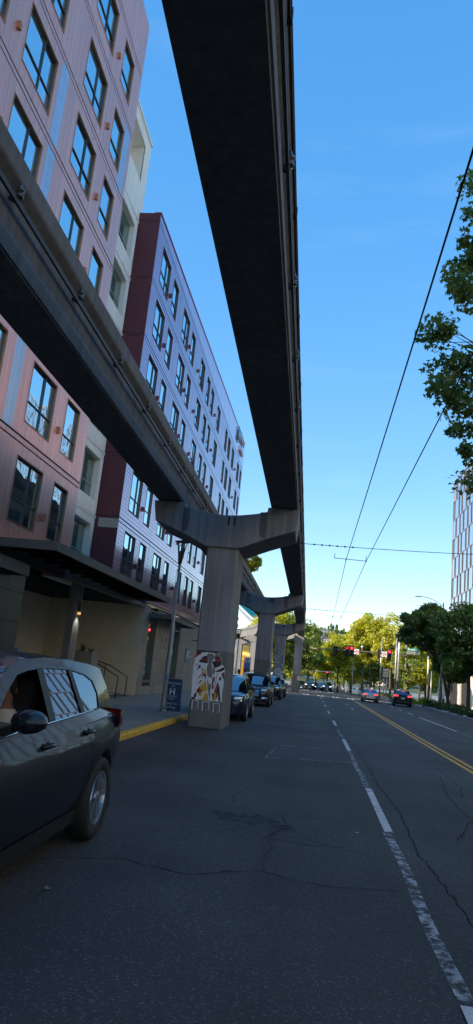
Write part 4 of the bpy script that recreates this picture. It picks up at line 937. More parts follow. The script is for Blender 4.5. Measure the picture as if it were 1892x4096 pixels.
# ================================================================== VEHICLES
def pw(tab): 
    xs_, ys_ = zip(*tab); return lambda s: float(np.interp(s, xs_, ys_))
SUV = dict(L=4.95, H=1.66, fa=0.96, ra=3.92, r=0.375,
  w=[(0,.50),(.03,.66),(.10,.80),(.25,.88),(.6,.935),(1.2,.965),(3.6,.965),(4.3,.945),(4.65,.90),(4.82,.85),(4.92,.74),(4.95,.55)],
  zs=[(0,.70),(.12,.82),(.5,.90),(1.2,.95),(3.0,.98),(4.4,1.03),(4.8,1.03),(4.95,.93)],
  zt=[(0,.74),(.08,.90),(.3,.99),(.8,1.05),(1.3,1.10),(2,1.09),(4.5,1.16),(4.8,1.12),(4.95,.97)],
  zb=[(0,.34),(.15,.24),(.4,.23),(4.5,.25),(4.95,.42)],
  O=[(1.18,1.08),(1.45,1.25),(1.75,1.43),(2.05,1.565),(2.35,1.62),(2.8,1.645),(3.4,1.64),(4.0,1.61),(4.50,1.57),(4.66,1.38),(4.80,1.15)],
  I=[(1.50,1.11),(1.68,1.24),(1.92,1.39),(2.16,1.505),(2.40,1.54),(2.8,1.56),(3.4,1.55),(3.80,1.51),(4.02,1.45),(4.10,1.33),(4.02,1.20)],
  bulge=[.30,.25,.20,.14,.08,.02,0,-.02,-.06,-.09,-.10], crown=[0,.01,.015,.02,.03,.035,.035,.03,.02,.01,0], seg=(3, 8),
  win=[[(1.50,1.11),(2.60,1.14),(2.58,1.55),(2.40,1.54),(2.16,1.505),(1.92,1.39),(1.68,1.24)], [(2.74,1.145),(3.42,1.17),(3.32,1.552),(2.80,1.56),(2.72,1.555)], [(3.52,1.175),(4.02,1.20),(4.10,1.33),(4.02,1.45),(3.80,1.51),(3.42,1.548)]],
  pil=[[(2.60,1.13),(2.74,1.14),(2.72,1.565),(2.58,1.56)], [(3.42,1.165),(3.52,1.175),(3.42,1.555),(3.32,1.56)]],
  doors=[1.62, 2.66, 3.62], handles=[(2.42, 0.99), (3.42, 1.02)], head=(.40,.86,.78,.90), tail=(.48,.93,.99,1.14), grille=(.36,.50,.82))
SEDAN = dict(L=4.63, H=1.42, fa=0.92, ra=3.60, r=0.325,
  w=[(0,.45),(.04,.62),(.12,.76),(.3,.83),(.8,.88),(1.4,.89),(3.4,.89),(4.1,.86),(4.4,.79),(4.56,.68),(4.63,.5)],
  zs=[(0,.55),(.15,.66),(.6,.76),(1.3,.84),(3.2,.88),(4.1,.92),(4.5,.92),(4.63,.80)],
  zt=[(0,.58),(.1,.70),(.4,.79),(1.2,.92),(2,.90),(3.8,.98),(4.35,1.02),(4.55,1.0),(4.63,.84)],
  zb=[(0,.28),(.15,.18),(4.3,.20),(4.63,.34)],
  O=[(1.20,.92),(1.55,1.09),(1.88,1.24),(2.15,1.335),(2.5,1.385),(2.9,1.39),(3.25,1.345),(3.6,1.23),(3.9,1.08),(4.05,1.0)],
  I=[(1.52,.93),(1.72,1.06),(1.98,1.20),(2.2,1.28),(2.5,1.31),(2.9,1.315),(3.2,1.27),(3.45,1.18),(3.62,1.08),(3.6,.97)],
  bulge=[.25,.2,.16,.12,.06,0,-.05,-.10,-.13,-.12], crown=[0,.01,.02,.03,.035,.035,.03,.02,.01,0], seg=(3, 6),
  win=[[(1.52,.93),(2.42,.95),(2.42,1.305),(2.2,1.28),(1.98,1.2),(1.72,1.06)], [(2.52,.955),(3.6,.97),(3.62,1.08),(3.45,1.18),(3.2,1.27),(2.9,1.312),(2.52,1.31)]],
  pil=[[(2.42,.94),(2.52,.95),(2.52,1.32),(2.42,1.315)]], doors=[1.45, 2.47, 3.35], handles=[(2.25,.86),(3.2,.88)], head=(.42,.80,.62,.72), tail=(.36,.78,.80,.91), grille=(.34,.40,.60))
def wheel_meshes(r, alloy):
    ax = lambda a, b, h: (h, a, b)
    ri = r*0.645
    t = MB(); t.lathe([(ri, -0.10), (r*0.93, -0.115), (r*0.985, -0.09), (r, -0.05), (r, 0.05), (r*0.985, 0.09), (r*0.93, 0.115), (ri, 0.10), (ri, -0.10)], 36, ax, cap=False)
    d = MB(); d.lathe([(ri*0.99, -0.08), (ri*0.99, 0.015)], 28, ax)
    m = MB(); m.lathe([(ri*1.02, 0.085), (ri*1.0, 0.108), (ri*0.93, 0.105), (ri*0.90, 0.06), (ri*0.93, 0.02)], 36, ax, cap=False)
    for k in range(5):
        for e in (-0.17, 0.17):
            a = 2*math.pi*k/5 + math.pi/2
            a0, a1 = a + e*0.9, a + e
            def P(rad, ang, wd, h): 
                u = Vector((math.cos(ang), math.sin(ang))); n_ = Vector((-u.y, u.x)); return [(h, *(u*rad + n_*wd)), (h, *(u*rad - n_*wd))]
            q0 = P(ri*0.12, a, ri*0.09, 0.085); q1 = P(ri*0.94, a1, ri*0.085, 0.098); b0 = P(ri*0.12, a, ri*0.09, 0.04); b1 = P(ri*0.94, a1, ri*0.085, 0.05)
            m.add(q0+q1+b0+b1, [(0,1,3,2),(4,6,7,5),(0,2,6,4),(1,5,7,3)])
    m.lathe([(ri*0.24, 0.05), (ri*0.24, 0.095), (ri*0.12, 0.105)], 14, ax)
    return d.mesh('wheel', DARKIN), t.mesh('tyre', RUBBER, True), m.mesh('rim', alloy)
WMESH = {}
def car(label, loc, rz, S, paint, cat='car', group=None, sx=1.0, sy=1.0, sz=1.0, lit=False, brake=False, front='bars', trim=True, open_front=False, glass=None, alloy=None, plate=True, rails=False, wide=0):
    T = thing('suv' if S is SUV else 'sedan_car', label, cat, loc, rz, group)
    L = S['L']; w_, zs_, zt_, zb_ = pw(S['w']), pw(S['zs']), pw(S['zt']), pw(S['zb']); r = S['r']; Ra = r + 0.055
    def V(x, s, z): return (x*sx, (s-L/2)*sy, z*sz)
    def zbot(s):
        z = zb_(s)
        for a in (S['fa'], S['ra']):
            if abs(s-a) < Ra: z = max(z, r + math.sqrt(max(0, Ra*Ra-(s-a)**2)))
        return z
    def sect(s):
        w, zs, zt, zb = w_(s), zs_(s), zt_(s), zbot(s); d = zs-zb; b0 = zb_(s); f = lambda z: np.interp(z, [b0, b0+.12*(zs-b0), b0+.35*(zs-b0), b0+.66*(zs-b0), b0+.86*(zs-b0), zs], [w-.125, w-.085, w-.040, w-.008, w-.004, w-.05])
        zz = [zb, zb+.12*d, zb+.35*d, zb+.6*d, zb+.8*d, zb+.92*d, zs]
        return [(float(f(z)), z) for z in zz] + [(w-.085 if w > .3 else w*.7, zs+(zt-zs)*.6), (w*.62, zs+(zt-zs)*.95), (w*.3, zt+.008), (0, zt+.012)]
    def side_x(s, z):
        p = sect(s)[:7]; 
        return float(np.interp(z, [q[1] for q in p], [q[0] for q in p]))
    st = set(np.linspace(0, L, 44).tolist() + [q[0] for q in S['w']] + [0.05, L-0.02])
    for a in (S['fa'], S['ra']): st |= {a-Ra*1.002, a-Ra*.998, a+Ra*.998, a+Ra*1.002} | set((a + Ra*np.cos(np.linspace(0.06, math.pi-0.06, 17))).tolist())
    st = sorted(s for s in st if 0 <= s <= L)
    body = MB(); rings = []
    for s in st:
        p = sect(s); rings.append([V(x, s, z) for x, z in p] + [V(-x, s, z) for x, z in reversed(p[:-1])])
    body.loft(rings); n = len(rings[0]); body.f.append(tuple(range(n))); body.f.append(tuple((len(rings)-1)*n + j for j in range(n-1, -1, -1))); body.mi += [0, 0]
    obj('body', body, paint, T, autosm=38)
    ub = MB(); ub.box(*[q for q in (-(w_(2)-.20)*sx, (w_(2)-.20)*sx)], (0.25-L/2)*sy, (L-0.3-L/2)*sy, 0.22*sz, 0.62*sz); obj('underbody', ub, DARKIN, T)
    # greenhouse
    zb0 = S['O'][0][1]
    def gx(s, z): return max(0.3, w_(s)-.105 - (z-zb0)*.42)
    O = [(gx(s, z), s, z) for s, z in S['O']]; I = [(gx(s, z)+.004, s, z) for s, z in S['I']]
    us = np.linspace(-1, 1, 9)
    rg = [[V(x*u, s - b*(1-u*u), z + c*(1-u*u)) for u in us] for (x, s, z), b, c in zip(O, S['bulge'], S['crown'])]
    a, b = S['seg']; gl = glass or CGLASS
    obj('windscreen', MB().loft(rg[:a+1]), CSHIELD, T, smooth=True); obj('roof', MB().loft(rg[a:b+1]), paint, T, smooth=True); obj('rear_window', MB().loft(rg[b:]), gl, T, smooth=True)
    ring = MB(); ring.loft([[V(*p) for p in O], [V(*p) for p in I]])
    i0, i1 = S['I'][0], S['I'][-1]; bs = np.linspace(0, 1, 10)
    top = [((i0[0]+(i1[0]-i0[0])*t), i0[1]+(i1[1]-i0[1])*t) for t in bs]
    o0, o1 = S['O'][0], S['O'][-1]; low = [(o0[0]+(o1[0]-o0[0])*t, o0[1]-.06+(o1[1]-o0[1])*t) for t in bs]
    ring.loft([[V(gx(s, z)+.004, s, z) for s, z in top], [V(gx(s, z)+.012, s, z) for s, z in low]])
    ring.mirror_x(); obj('pillars', ring, paint, T, autosm=50)
    for i, pg in enumerate(S['win']):
        for sd in (1, -1):
            if open_front and i == 0 and sd == 1: continue
            m = MB(); q = [V(sd*(gx(s, z)-.006), s, z) for s, z in pg]; m.poly(q if sd > 0 else q[::-1]); obj('side_window', m, gl, T)
    for pg in S['pil']:
        for sd in (1, -1):
            m = MB(); q = [V(sd*(gx(s, z)+.006), s, z) for s, z in pg]; m.poly(q if sd > 0 else q[::-1]); obj('door_pillar', m, PLASTIC, T)
    if trim:
        for sd in (1, -1):
            m = MB(); m.tube([V(sd*(gx(s, z)+.012), s, z-.006) for s, z in top], .009, 6); obj('belt_trim', m, CHROME, T, smooth=True)
    # dark cabin lining and seats
    cb = MB(); cb.box(-.62*sx, .62*sx, (1.5-L/2)*sy, (O[-3][1]-.15-L/2)*sy, .5*sz, .93*sz*zb0/1.08); obj('cabin_floor', cb, DARKIN, T)
    if S is SUV:
        for xx in (-.36, .36):
            for s_ in (2.72, 3.5):
                m = MB(); m.extr([(-.10, .9), (.12, .9), (.22, 1.28), (.17, 1.45), (.08, 1.45), (.06, 1.28)], lambda u, v, t: V(t, s_+u, v), xx-.22, xx+.22); obj('seat', m, DARKIN, T, bevel=.03)
    # arches, sills, door seams, handles
    for sd in (1, -1):
        for a_ in (S['fa'], S['ra']):
            m = MB(); k = 20; r1, r2 = [], []
            for j in range(k+1):
                t = math.pi*(0.0 + j/k); s = a_+math.cos(t)*Ra; z = r+math.sin(t)*Ra; s2 = a_+math.cos(t)*(Ra+.055); z2 = r+math.sin(t)*(Ra+.055)
                r1.append(V(sd*(side_x(min(max(s,0.02),L-.02), max(z,.3))+.012), s, z)); r2.append(V(sd*(side_x(min(max(s2,0.02),L-.02), max(z2,.3))+.004), s2, z2))
            inner = [(x*0.75, y, z) for x, y, z in r1]
            m.loft([inner, r1, r2]); obj('arch_trim', m, PLASTIC if S is SUV else paint, T, smooth=True)
        m = MB(); e = np.linspace(S['fa']+Ra+.02, S['ra']-Ra-.02, 8)
        m.loft([[V(sd*(side_x(s, zb_(s)+.02)+.004), s, zb_(s)-.03) for s in e], [V(sd*(side_x(s, zb_(s)+.12)+.008), s, zb_(s)+.12) for s in e]]); obj('sill_trim', m, PLASTIC, T)
        for s in S['doors']:
            m = MB(); zz = np.linspace(zb_(s)+.13, zs_(s)+.0, 7); lean = .10 if s > 3.2 and S is SUV else 0.02
            r1 = []; r2 = []
            for z in zz:
                ss = s + lean*(1-(z-zz[0])/(zz[-1]-zz[0])) if not (s > 3.3) else max(s - .35*(1-(z-zz[0])/(zz[-1]-zz[0]))**2, 0)
                x = side_x(ss, max(z, zbot(ss)))+.0025; r1.append(V(sd*x, ss-.005, z)); r2.append(V(sd*x, ss+.005, z))
            m.loft([r1, r2]); obj('door_seam', m, DARKIN, T)
        for s, z in S['handles']:
            m = MB(); x = side_x(s, z); m.tube([V(sd*(x-.005), s-.11, z), V(sd*(x+.035), s-.07, z+.004), V(sd*(x+.04), s+.04, z+.006), V(sd*(x-.005), s+.09, z+.004)], [.012, .016, .017, .012], 8); h = obj('door_handle', m, paint, T, smooth=True)
            m = MB(); m.lathe([(.05, 0), (.05, .002)], 14, lambda a, b, hh: V(sd*(x+.001+hh), s-.02+a, z+b*.7)); obj('handle_cup', m, DARKIN, h)
        # mirror
        ms, mz = S['win'][0][0][0]+.22, S['win'][0][0][1]+.06
        x = gx(ms, mz)
        m = MB(); rr = []
        for q, (dy, k) in enumerate([(-.10, .25), (-.085, .75), (-.03, 1.0), (.05, 1.0), (.085, .92), (.09, .80)]):
            rr.append([V(sd*(x+.05+.13+.125*k*math.cos(t)*(1 if math.cos(t) > 0 else .9)), ms+dy+.05*math.cos(t)*0, mz+.055+.08*k*math.sin(t)) for t in np.linspace(0, 2*math.pi, 13)[:-1]])
        m.loft(rr if sd < 0 else [r_[::-1] for r_ in rr], True); m.f += [tuple(range(12)) , tuple(len(m.v)-12+j for j in range(12))]; m.mi += [0, 0]
        mi = obj('mirror', m, paint, T, autosm=40)
        m = MB(); m.tube([V(sd*(x-.03), ms+.02, mz-.05), V(sd*(x+.09), ms, mz+.0)], [.035, .03], 8); obj('mirror_arm', m, PLASTIC, mi)
    # wheels
    key = (r, (alloy or ALLOY).name)
    if key not in WMESH: WMESH[key] = wheel_meshes(r, alloy or ALLOY)
    dm, tm, rm_ = WMESH[key]
    for sd in (1, -1):
        for a_ in (S['fa'], S['ra']):
            o = link(bpy.data.objects.new('wheel', dm)); o.parent = T; o.location = V(sd*(w_(a_)-.115), a_, 0); o.location.z = r; o.rotation_euler = (0.3*a_, 0, 0 if sd > 0 else math.pi)
            for nm, me in (('tyre', tm), ('rim', rm_)): q = link(bpy.data.objects.new(nm, me)); q.parent = o
    # end patches
    ws = S['w']; kf = [q for q in ws if q[0] < 0.7]; kr = [q for q in ws if q[0] > L-0.9][::-1]
    sf = lambda x: float(np.interp(abs(x), [q[1] for q in kf], [q[0] for q in kf])); sr = lambda x: float(np.interp(abs(x), [q[1] for q in kr], [q[0] for q in kr]))
    def patch(nm, x0, x1, z0, z1, m_, rear=False, d=.014, parent=None, slant=0.0, n=7):
        mb = MB(); r0, r1, q0, q1 = [], [], [], []
        for i in range(n):
            x = x0+(x1-x0)*i/(n-1); s = sr(x)+d if rear else sf(x)-d; k = slant*(abs(x)-min(abs(x0), abs(x1)))
            r0.append(V(x, s, z0+k)); r1.append(V(x, s + (-.02 if rear else .02), z1+k)); e = -.05 if rear else .05
            q0.append(V(x, s+e, z0+k)); q1.append(V(x, s+e, z1+k))
        mb.loft([q0, r0, r1, q1]); return obj(nm, mb, m_, parent or T)
    hx0, hx1, hz0, hz1 = S['head']; tx0, tx1, tz0, tz1 = S['tail']
    for sd in (1, -1):
        h = patch('headlight', sd*hx0, sd*hx1, hz0, hz1, PLASTIC, slant=.08)
        patch('headlight_lens', sd*(hx0+.06), sd*(hx1-.06), hz0+.02, hz1-.02, HEADON if lit else LAMPG, d=.022, parent=h, slant=.08)
        patch('tail_light', sd*tx0, sd*tx1, tz0, tz1, TAILON if brake else TAILR, True)
        if wide: patch('fog_light', sd*.52, sd*.80, .42, .50, LAMPG)
    gw_, g0, g1 = S['grille']
    g = patch('grille', -gw_, gw_, g0, g1, SIGNK)
    for z in np.linspace(g0+.05, g1-.04, 5 if front == 'bars' else 3): patch('grille_bar', -gw_+.02, gw_-.02, z, z+.022, CHROME if front == 'bars' else PLASTIC, d=.026, parent=g)
    patch('lower_grille', -.55, .55, S['zb'][1][1]+.06, g0-.06, PLASTIC, d=.012)
    if plate: patch('number_plate', -.16, .16, g0-.16, g0-.04, PLATE, d=.03)
    patch('rear_plate', -.16, .16, tz0-.22, tz0-.10, PLATE, True, d=.02)
    patch('rear_bumper', -.7*1, .7, S['zb'][-1][1], S['zb'][-1][1]+.16, PLASTIC, True, d=.012)
    if brake: patch('brake_strip', -.16, .16, S['O'][b][1]-.07, S['O'][b][1]-.04, TAILON, True, d=-.28 if S is SUV else -.75)
    if rails:
        for sd in (1, -1):
            m = MB(); m.tube([V(sd*(gx(s, z)-.05), s, z+dz) for s, z, dz in ((2.3, 1.61, .03), (2.45, 1.63, .07), (3.2, 1.645, .075), (3.95, 1.61, .075), (4.15, 1.59, .03))], .018, 6); obj('roof_rail', m, CHROME, T, smooth=True)
    return T
def paintm(name, c, metal=0.3, rough=0.35, coat=1.0): return mat(name, c, rough, metal, coat=coat, crough=0.03, spec=0.25)
P_NAVY = paintm('navy_paint', (0.004, 0.006, 0.011), 0.0, 0.5, 0.45); P_GREY = paintm('graphite_paint', (0.028, 0.029, 0.032)); P_BLACK = paintm('black_paint', (0.006, 0.006, 0.007)); P_BLUE = paintm('dark_blue_paint', (0.012, 0.020, 0.045))
P_SILVER = paintm('silver_paint', (0.42, 0.43, 0.45), 0.7, 0.32); P_GREEN = paintm('dark_green_paint', (0.012, 0.02, 0.02)); P_WHITE = paintm('white_paint', (0.6, 0.6, 0.6), 0)
near = car('glossy dark navy SUV with its driver window open, driver at the wheel', (-2.865, 5.435, gz(5.4)), 0, SUV, P_NAVY, 'suv', open_front=True)
# mud flap, fuel flap and roof aerial of the near SUV
mb = MB(); mb.box(.72, .94, 1.86, 1.89, .20, .42); obj('mud_flap', mb, PLASTIC, near)
mb = MB(); mb.tube([(-.2, 1.55, 1.60), (-.2, 1.68, 1.68), (-.2, 1.74, 1.60)], [.03, .03, .012], 8); obj('aerial_fin', mb, P_NAVY, near, smooth=True)
mb = MB(); mb.lathe([(.28, 0), (.285, .012)], 20, lambda a, b, h: (.0, 0, 0), cap=False)
dk = MB(); dk.extr([(-1.25, .88), (-.78, .88), (-.74, 1.06), (-1.05, 1.10), (-1.22, 1.04)], lambda u, v, t: (t, u, v), -.70, .70); obj('dashboard', dk, PLASTIC, near, bevel=.03)
sw = MB(); sw.tube([(.40+.18*math.cos(t), -.37+.06*math.sin(t), .98+.17*math.sin(t)) for t in np.linspace(0, 2*math.pi, 21)], .016, 8); obj('steering_wheel', sw, PLASTIC, near, smooth=True)
PK_ = 'cars parked along the monorail columns'
car('dark blue crossover parked right behind column 11', (-3.02, 27.35, gz(27)), 0, SUV, P_BLUE, 'car', PK_, .97, .93, .97, front='plain', rails=True)
car('graphite SUV with chrome slatted grille parked second behind column 11', (-2.95, 41.4, gz(41)), 0, SUV, P_GREY, 'suv', PK_, 1.02, 1.02, 1.08, front='bars', wide=1, rails=True)
car('black off-roader parked third, past the chrome-grilled SUV', (-2.85, 56.0, gz(56)), 0, SUV, P_BLACK, 'suv', PK_, 1.0, .98, 1.07, front='plain', rails=True)
car('small black car at the end of the parked row', (-2.75, 64.2, gz(64)), 0, SUV, P_BLACK, 'car', PK_, .95, .9, .95, front='plain')
car('silver saloon car with lit brake lights waiting at the signal', (6.95, 79.3, gz(79)), math.pi+R(-2), SEDAN, P_SILVER, 'car', None, 1.0, 1, 1, brake=True)
car('black crossover with lit brake lights waiting beside the silver saloon', (9.85, 75.0, gz(75)), math.pi+R(-4), SUV, P_BLACK, 'suv', None, .98, .93, 1.0, brake=True)
OG = 'oncoming cars waiting across the junction'
car('small dark car with an amber indicator at the far kerb', (-1.0, 131, gz(131)), 0, SEDAN, P_GREEN, 'car', OG, 1, 1, 1.02, lit=True)
car('big dark SUV with headlights on across the junction', (0.45, 128.5, gz(128)), 0, SUV, P_GREEN, 'suv', OG, 1, 1, 1.12, lit=True)
car('dark saloon squeezed between two bigger oncoming cars', (2.1, 131, gz(131)), 0, SEDAN, P_BLACK, 'car', OG, .95, 1, 1, lit=True)
car('dark grey SUV next to the yellow line across the junction', (3.55, 128.5, gz(128)), 0, SUV, P_BLUE, 'suv', OG, .98, 1, 1.08, lit=True)
car('white pickup-like car parked on the side street behind the trees', (24.0, 118.5, gz(118)), R(80), SUV, P_WHITE, 'car', None, 1, 1, 1.05)
mb = MB(); mb.extr([(0,0),(1.6,0),(1.6,.55),(1.35,.8),(.25,.8),(0,.55)], lambda u, v, t: (u, t, v), 0, .8)
tag(obj('barrier_block', mb, mat('yellow_barrier', (.62,.36,.02), .6, var=.1), loc=(21.4, 110, gz(110))), 'yellow barrier block standing on the side street', 'barrier')

# ================================================================== PEOPLE
SKIN = mat('skin', (.28, .15, .10), .55); HAIRM = mat('dark_hair', (.012, .009, .008), .6)
def zoned(name, bands):
    m = bpy.data.materials.new(name); m.use_nodes = True; n = m.node_tree.nodes; l = m.node_tree.links; b = n['Principled BSDF']; b.inputs['Roughness'].default_value = .75
    t = n.new('ShaderNodeTexCoord'); sp_ = n.new('ShaderNodeSeparateXYZ'); l.new(t.outputs['Object'], sp_.inputs[0]); mr = n.new('ShaderNodeMapRange'); mr.inputs['From Max'].default_value = 2.0; l.new(sp_.outputs['Z'], mr.inputs['Value'])
    r = n.new('ShaderNodeValToRGB'); r.color_ramp.interpolation = 'CONSTANT'; e = r.color_ramp.elements
    e[0].position = 0; e[0].color = tuple(bands[0][1])+(1,); e[1].position = bands[1][0]/2; e[1].color = tuple(bands[1][1])+(1,)
    for z, c in bands[2:]: q = e.new(z/2); q.color = tuple(c)+(1,)
    l.new(mr.outputs[0], r.inputs[0]); l.new(r.outputs[0], b.inputs['Base Color']); return m
def skinned(name, nodes, edges, mt, parent, root=0, levels=1):
    me = bpy.data.meshes.new(name); me.from_pydata([n[:3] for n in nodes], edges, []); me.materials.append(mt)
    o = link(bpy.data.objects.new(name, me)); o.parent = parent
    md = o.modifiers.new('skin', 'SKIN'); md.use_smooth_shade = True
    if not me.skin_vertices:
        bm = bmesh.new(); bm.from_mesh(me); bm.verts.layers.skin.verify(); bm.to_mesh(me); bm.free()
    for i, n in enumerate(nodes):
        sv = me.skin_vertices[0].data[i]; rr = n[3]; sv.radius = rr if hasattr(rr, '__len__') else (rr, rr); sv.use_root = (i == root)
    s = o.modifiers.new('sub', 'SUBSURF'); s.levels = levels; s.render_levels = levels
    return o
def person(label, loc, rz, top, bottom, step=.22, hair='short', group=None, arm=.12, h=1.0, shorts=False):
    T = thing('person', label, 'person', loc, rz, group); T.scale = (h, h, h)
    sk = (.30, .17, .11); m = zoned('clothes', [(0, (.03, .03, .03)), (.07, sk if shorts else bottom), (.48, bottom), (.92, top), (1.44, sk)])
    N = [(0,0,.94,(.15,.11)), (0,0,1.12,(.14,.10)), (0,-.01,1.32,(.17,.11)), (0,0,1.44,(.09,.07)), (0,-.01,1.52,(.05,.055)), (0,-.02,1.60,(.075,.09)), (0,-.02,1.70,(.075,.09))]
    E = [(0,1),(1,2),(2,3),(3,4),(4,5),(5,6)]
    for sd in (1, -1):
        k = len(N); sp_ = step*sd
        N += [(.09*sd, .0, .86, .085), (.10*sd, -sp_*.55, .50, .06), (.10*sd, -sp_+.03, .09, .042), (.10*sd, -sp_-.12, .04, .04)]; E += [(0,k),(k,k+1),(k+1,k+2),(k+2,k+3)]
        k = len(N); N += [(.19*sd, 0, 1.38, .06), (.23*sd, sp_*.3, 1.12, .045), (.22*sd, sp_*.6-arm, .88, .034), (.21*sd, sp_*.7-arm-.04, .80, .036)]; E += [(2,k),(k,k+1),(k+1,k+2),(k+2,k+3)]
    skinned('body', N, E, m, T)
    hb = MB(); hb.lathe([(.01, .14), (.06, .13), (.092, .06), (.098, -.01), (.085 if hair == 'short' else .10, -.07), (.05 if hair == 'short' else .10, -.10 if hair == 'short' else -.24)], 12, lambda a, b, z: (a, b*1.08+.02+(.02 if b > 0 else 0), 1.67+z)); obj('hair', hb, HAIRM, T, smooth=True)
    for sd in (1, -1):
        e = MB(); e.lathe([(.004,-.006),(.011,0),(.004,.006)], 8, lambda a, b, z: (.033*sd+a, -.108+z, 1.655+b)); obj('eye', e, SIGNK, T)
    e = MB(); e.add([(-.012,-.10,1.615),(.012,-.10,1.615),(0,-.128,1.62),(0,-.105,1.655)], [(0,2,1),(0,3,2),(1,2,3)]); obj('nose', e, SKIN, T)
    return T
PG_ = 'people at the junction'
person('person in dark jacket and pale trousers walking across the far crossing', (5.1, 130.5, gz(130)), R(90), (.02,.02,.025), (.45,.38,.28), .25, 'long', PG_)
person('person in a red top and white shorts stepping over the crossing', (6.7, 131, gz(131)), R(80), (.45,.05,.07), (.6,.6,.58), .22, 'short', PG_, shorts=True, h=1.05)
person('person in white shirt standing behind the silver saloon', (10.2, 112, gz(112)+.1), R(20), (.7,.7,.68), (.08,.09,.12), .08, 'short', PG_)
person('person in white shirt and beige trousers waiting by the signal control box', (12.9, 104, gz(104)), R(-40), (.75,.75,.72), (.4,.34,.25), .06, 'long', PG_)
person('person in black shirt among the group at the far corner', (8.9, 118, gz(118)+.1), R(60), (.02,.02,.02), (.05,.06,.1), .12, 'short', PG_)
person('person in pink top among the group at the far corner', (9.6, 116.5, gz(117)+.1), R(-60), (.55,.25,.25), (.05,.06,.1), .12, 'long', PG_)
person('person in a pale pink shirt on the pavement beside the parked cars', (-4.6, 47.0, gz(47)+.12), R(10), (.6,.4,.42), (.06,.07,.1), .1, 'short', None)
# driver of the near SUV: seated, hands on the wheel
dr = thing('person', 'driver in a pale shirt seated in the dark navy SUV, hands on the wheel', 'person', (-2.865+.40, 5.62, gz(5.4)-.08), 0)
N = [(0,.0,.80,(.17,.12)), (0,.03,.98,(.15,.11)), (0,.06,1.15,(.18,.11)), (0,.05,1.26,(.09,.07)), (0,.03,1.33,(.05,.055)), (0,.01,1.41,(.075,.09)), (0,.01,1.50,(.072,.088))]
E = [(0,1),(1,2),(2,3),(3,4),(4,5),(5,6)]
for sd in (1, -1):
    k = len(N); N += [(.10*sd,-.12,.80,.09), (.12*sd,-.45,.86,.07), (.12*sd,-.62,.55,.05)]; E += [(0,k),(k,k+1),(k+1,k+2)]
    k = len(N); N += [(.20*sd,.03,1.20,.06), (.24*sd,-.16,1.00,.045), (.17*sd,-.42,1.06,.034), (.16*sd,-.50,1.10,.032)]; E += [(2,k),(k,k+1),(k+1,k+2),(k+2,k+3)]
    for f in range(4):
        kk = len(N); N += [(.15*sd+.008*sd*f, -.545, 1.07+.022*f, .0095), (.15*sd+.008*sd*f-.012*sd, -.585, 1.075+.022*f, .0085), (.15*sd-.03*sd, -.585, 1.075+.022*f, .0075)]; E += [(k+3,kk),(kk,kk+1),(kk+1,kk+2)]
    kk = len(N); N += [(.135*sd,-.52,1.13,.010), (.12*sd,-.555,1.15,.009)]; E += [(k+3,kk),(kk,kk+1)]
skinned('body', N, E, zoned('driver_clothes', [(0, (.03,.03,.04)), (.86, (.55,.53,.50)), (1.285, (.20,.11,.075))]), dr)
hb = MB(); hb.lathe([(.01, .14), (.06, .13), (.090, .06), (.096, -.01), (.085, -.06), (.06, -.09)], 12, lambda a, b, z: (a, b*1.08+.045, 1.475+z)); obj('hair', hb, HAIRM, dr, smooth=True)
for sd in (1, -1):
    e = MB(); e.lathe([(.004,-.006),(.011,0),(.004,.006)], 8, lambda a, b, z: (.032*sd+a, -.083+z, 1.462+b)); obj('eye', e, SIGNW, dr)
    e = MB(); e.lathe([(.005,-.01),(.026,0),(.02,.012)], 8, lambda a, b, z: (.076*sd+z*sd, .02+a*.7, 1.445+b*1.2)); obj('ear', e, SKIN, dr, smooth=True)
e = MB(); e.add([(-.014,-.078,1.415),(.014,-.078,1.415),(0,-.112,1.42),(0,-.082,1.465)], [(0,2,1),(0,3,2),(1,2,3)]); obj('nose', e, SKIN, dr)

# ================================================================== STREET FURNITURE
def uplight(loc, label, hh=5.3):
    t = thing('street_lamp', label, 'street lamp', loc, 0, 'pavement lamps with open cup heads')
    mb = MB(); mb.tube([(0,0,0),(0,0,.25),(0,0,.9),(0,0,hh)], [.11,.10,.075,.05], 14); obj('pole', mb, STEELP, t, smooth=True)
    mb = MB(); mb.lathe([(.14,0),(.14,.05),(.10,.09)], 14); obj('base_plate', mb, STEELP, t)
    mb = MB(); mb.lathe([(.055,hh-.02),(.075,hh+.02),(.115,hh+.42),(.10,hh+.45)], 12); cup = obj('cup', mb, LAMPM, t, autosm=40)
    for k in range(5):
        a = 2*math.pi*k/5; mb = MB(); mb.tube([(.09*math.cos(a),.09*math.sin(a),hh+.3),(.15*math.cos(a),.15*math.sin(a),hh+.62),(.22*math.cos(a),.22*math.sin(a),hh+.80)], [.022,.018,.012], 6); obj('prong', mb, LAMPM, t)
    mb = MB(); mb.lathe([(.02,hh+.86),(.26,hh+.80),(.265,hh+.785),(.02,hh+.79)], 20); obj('reflector', mb, LAMPM, t)
    return t
uplight((-4.89, 24.25, gz(24.2)+.12), 'tall steel lamp post with open cup head beside the blue sandwich board', 5.22)
uplight((-6.35, 62.0, gz(62)+.12), 'lamp post with open cup head farther along the pavement', 4.55)
mb = MB(); mb.box(-.05,.05,-.058,-.05,0,.16); o = obj('sticker', mb, mat('blue_tape', (.10,.30,.50), .5), thing('pole_sticker', 'torn pale blue sticker on the near lamp post', 'sticker', (-4.89, 24.25-.035, 1.05)))
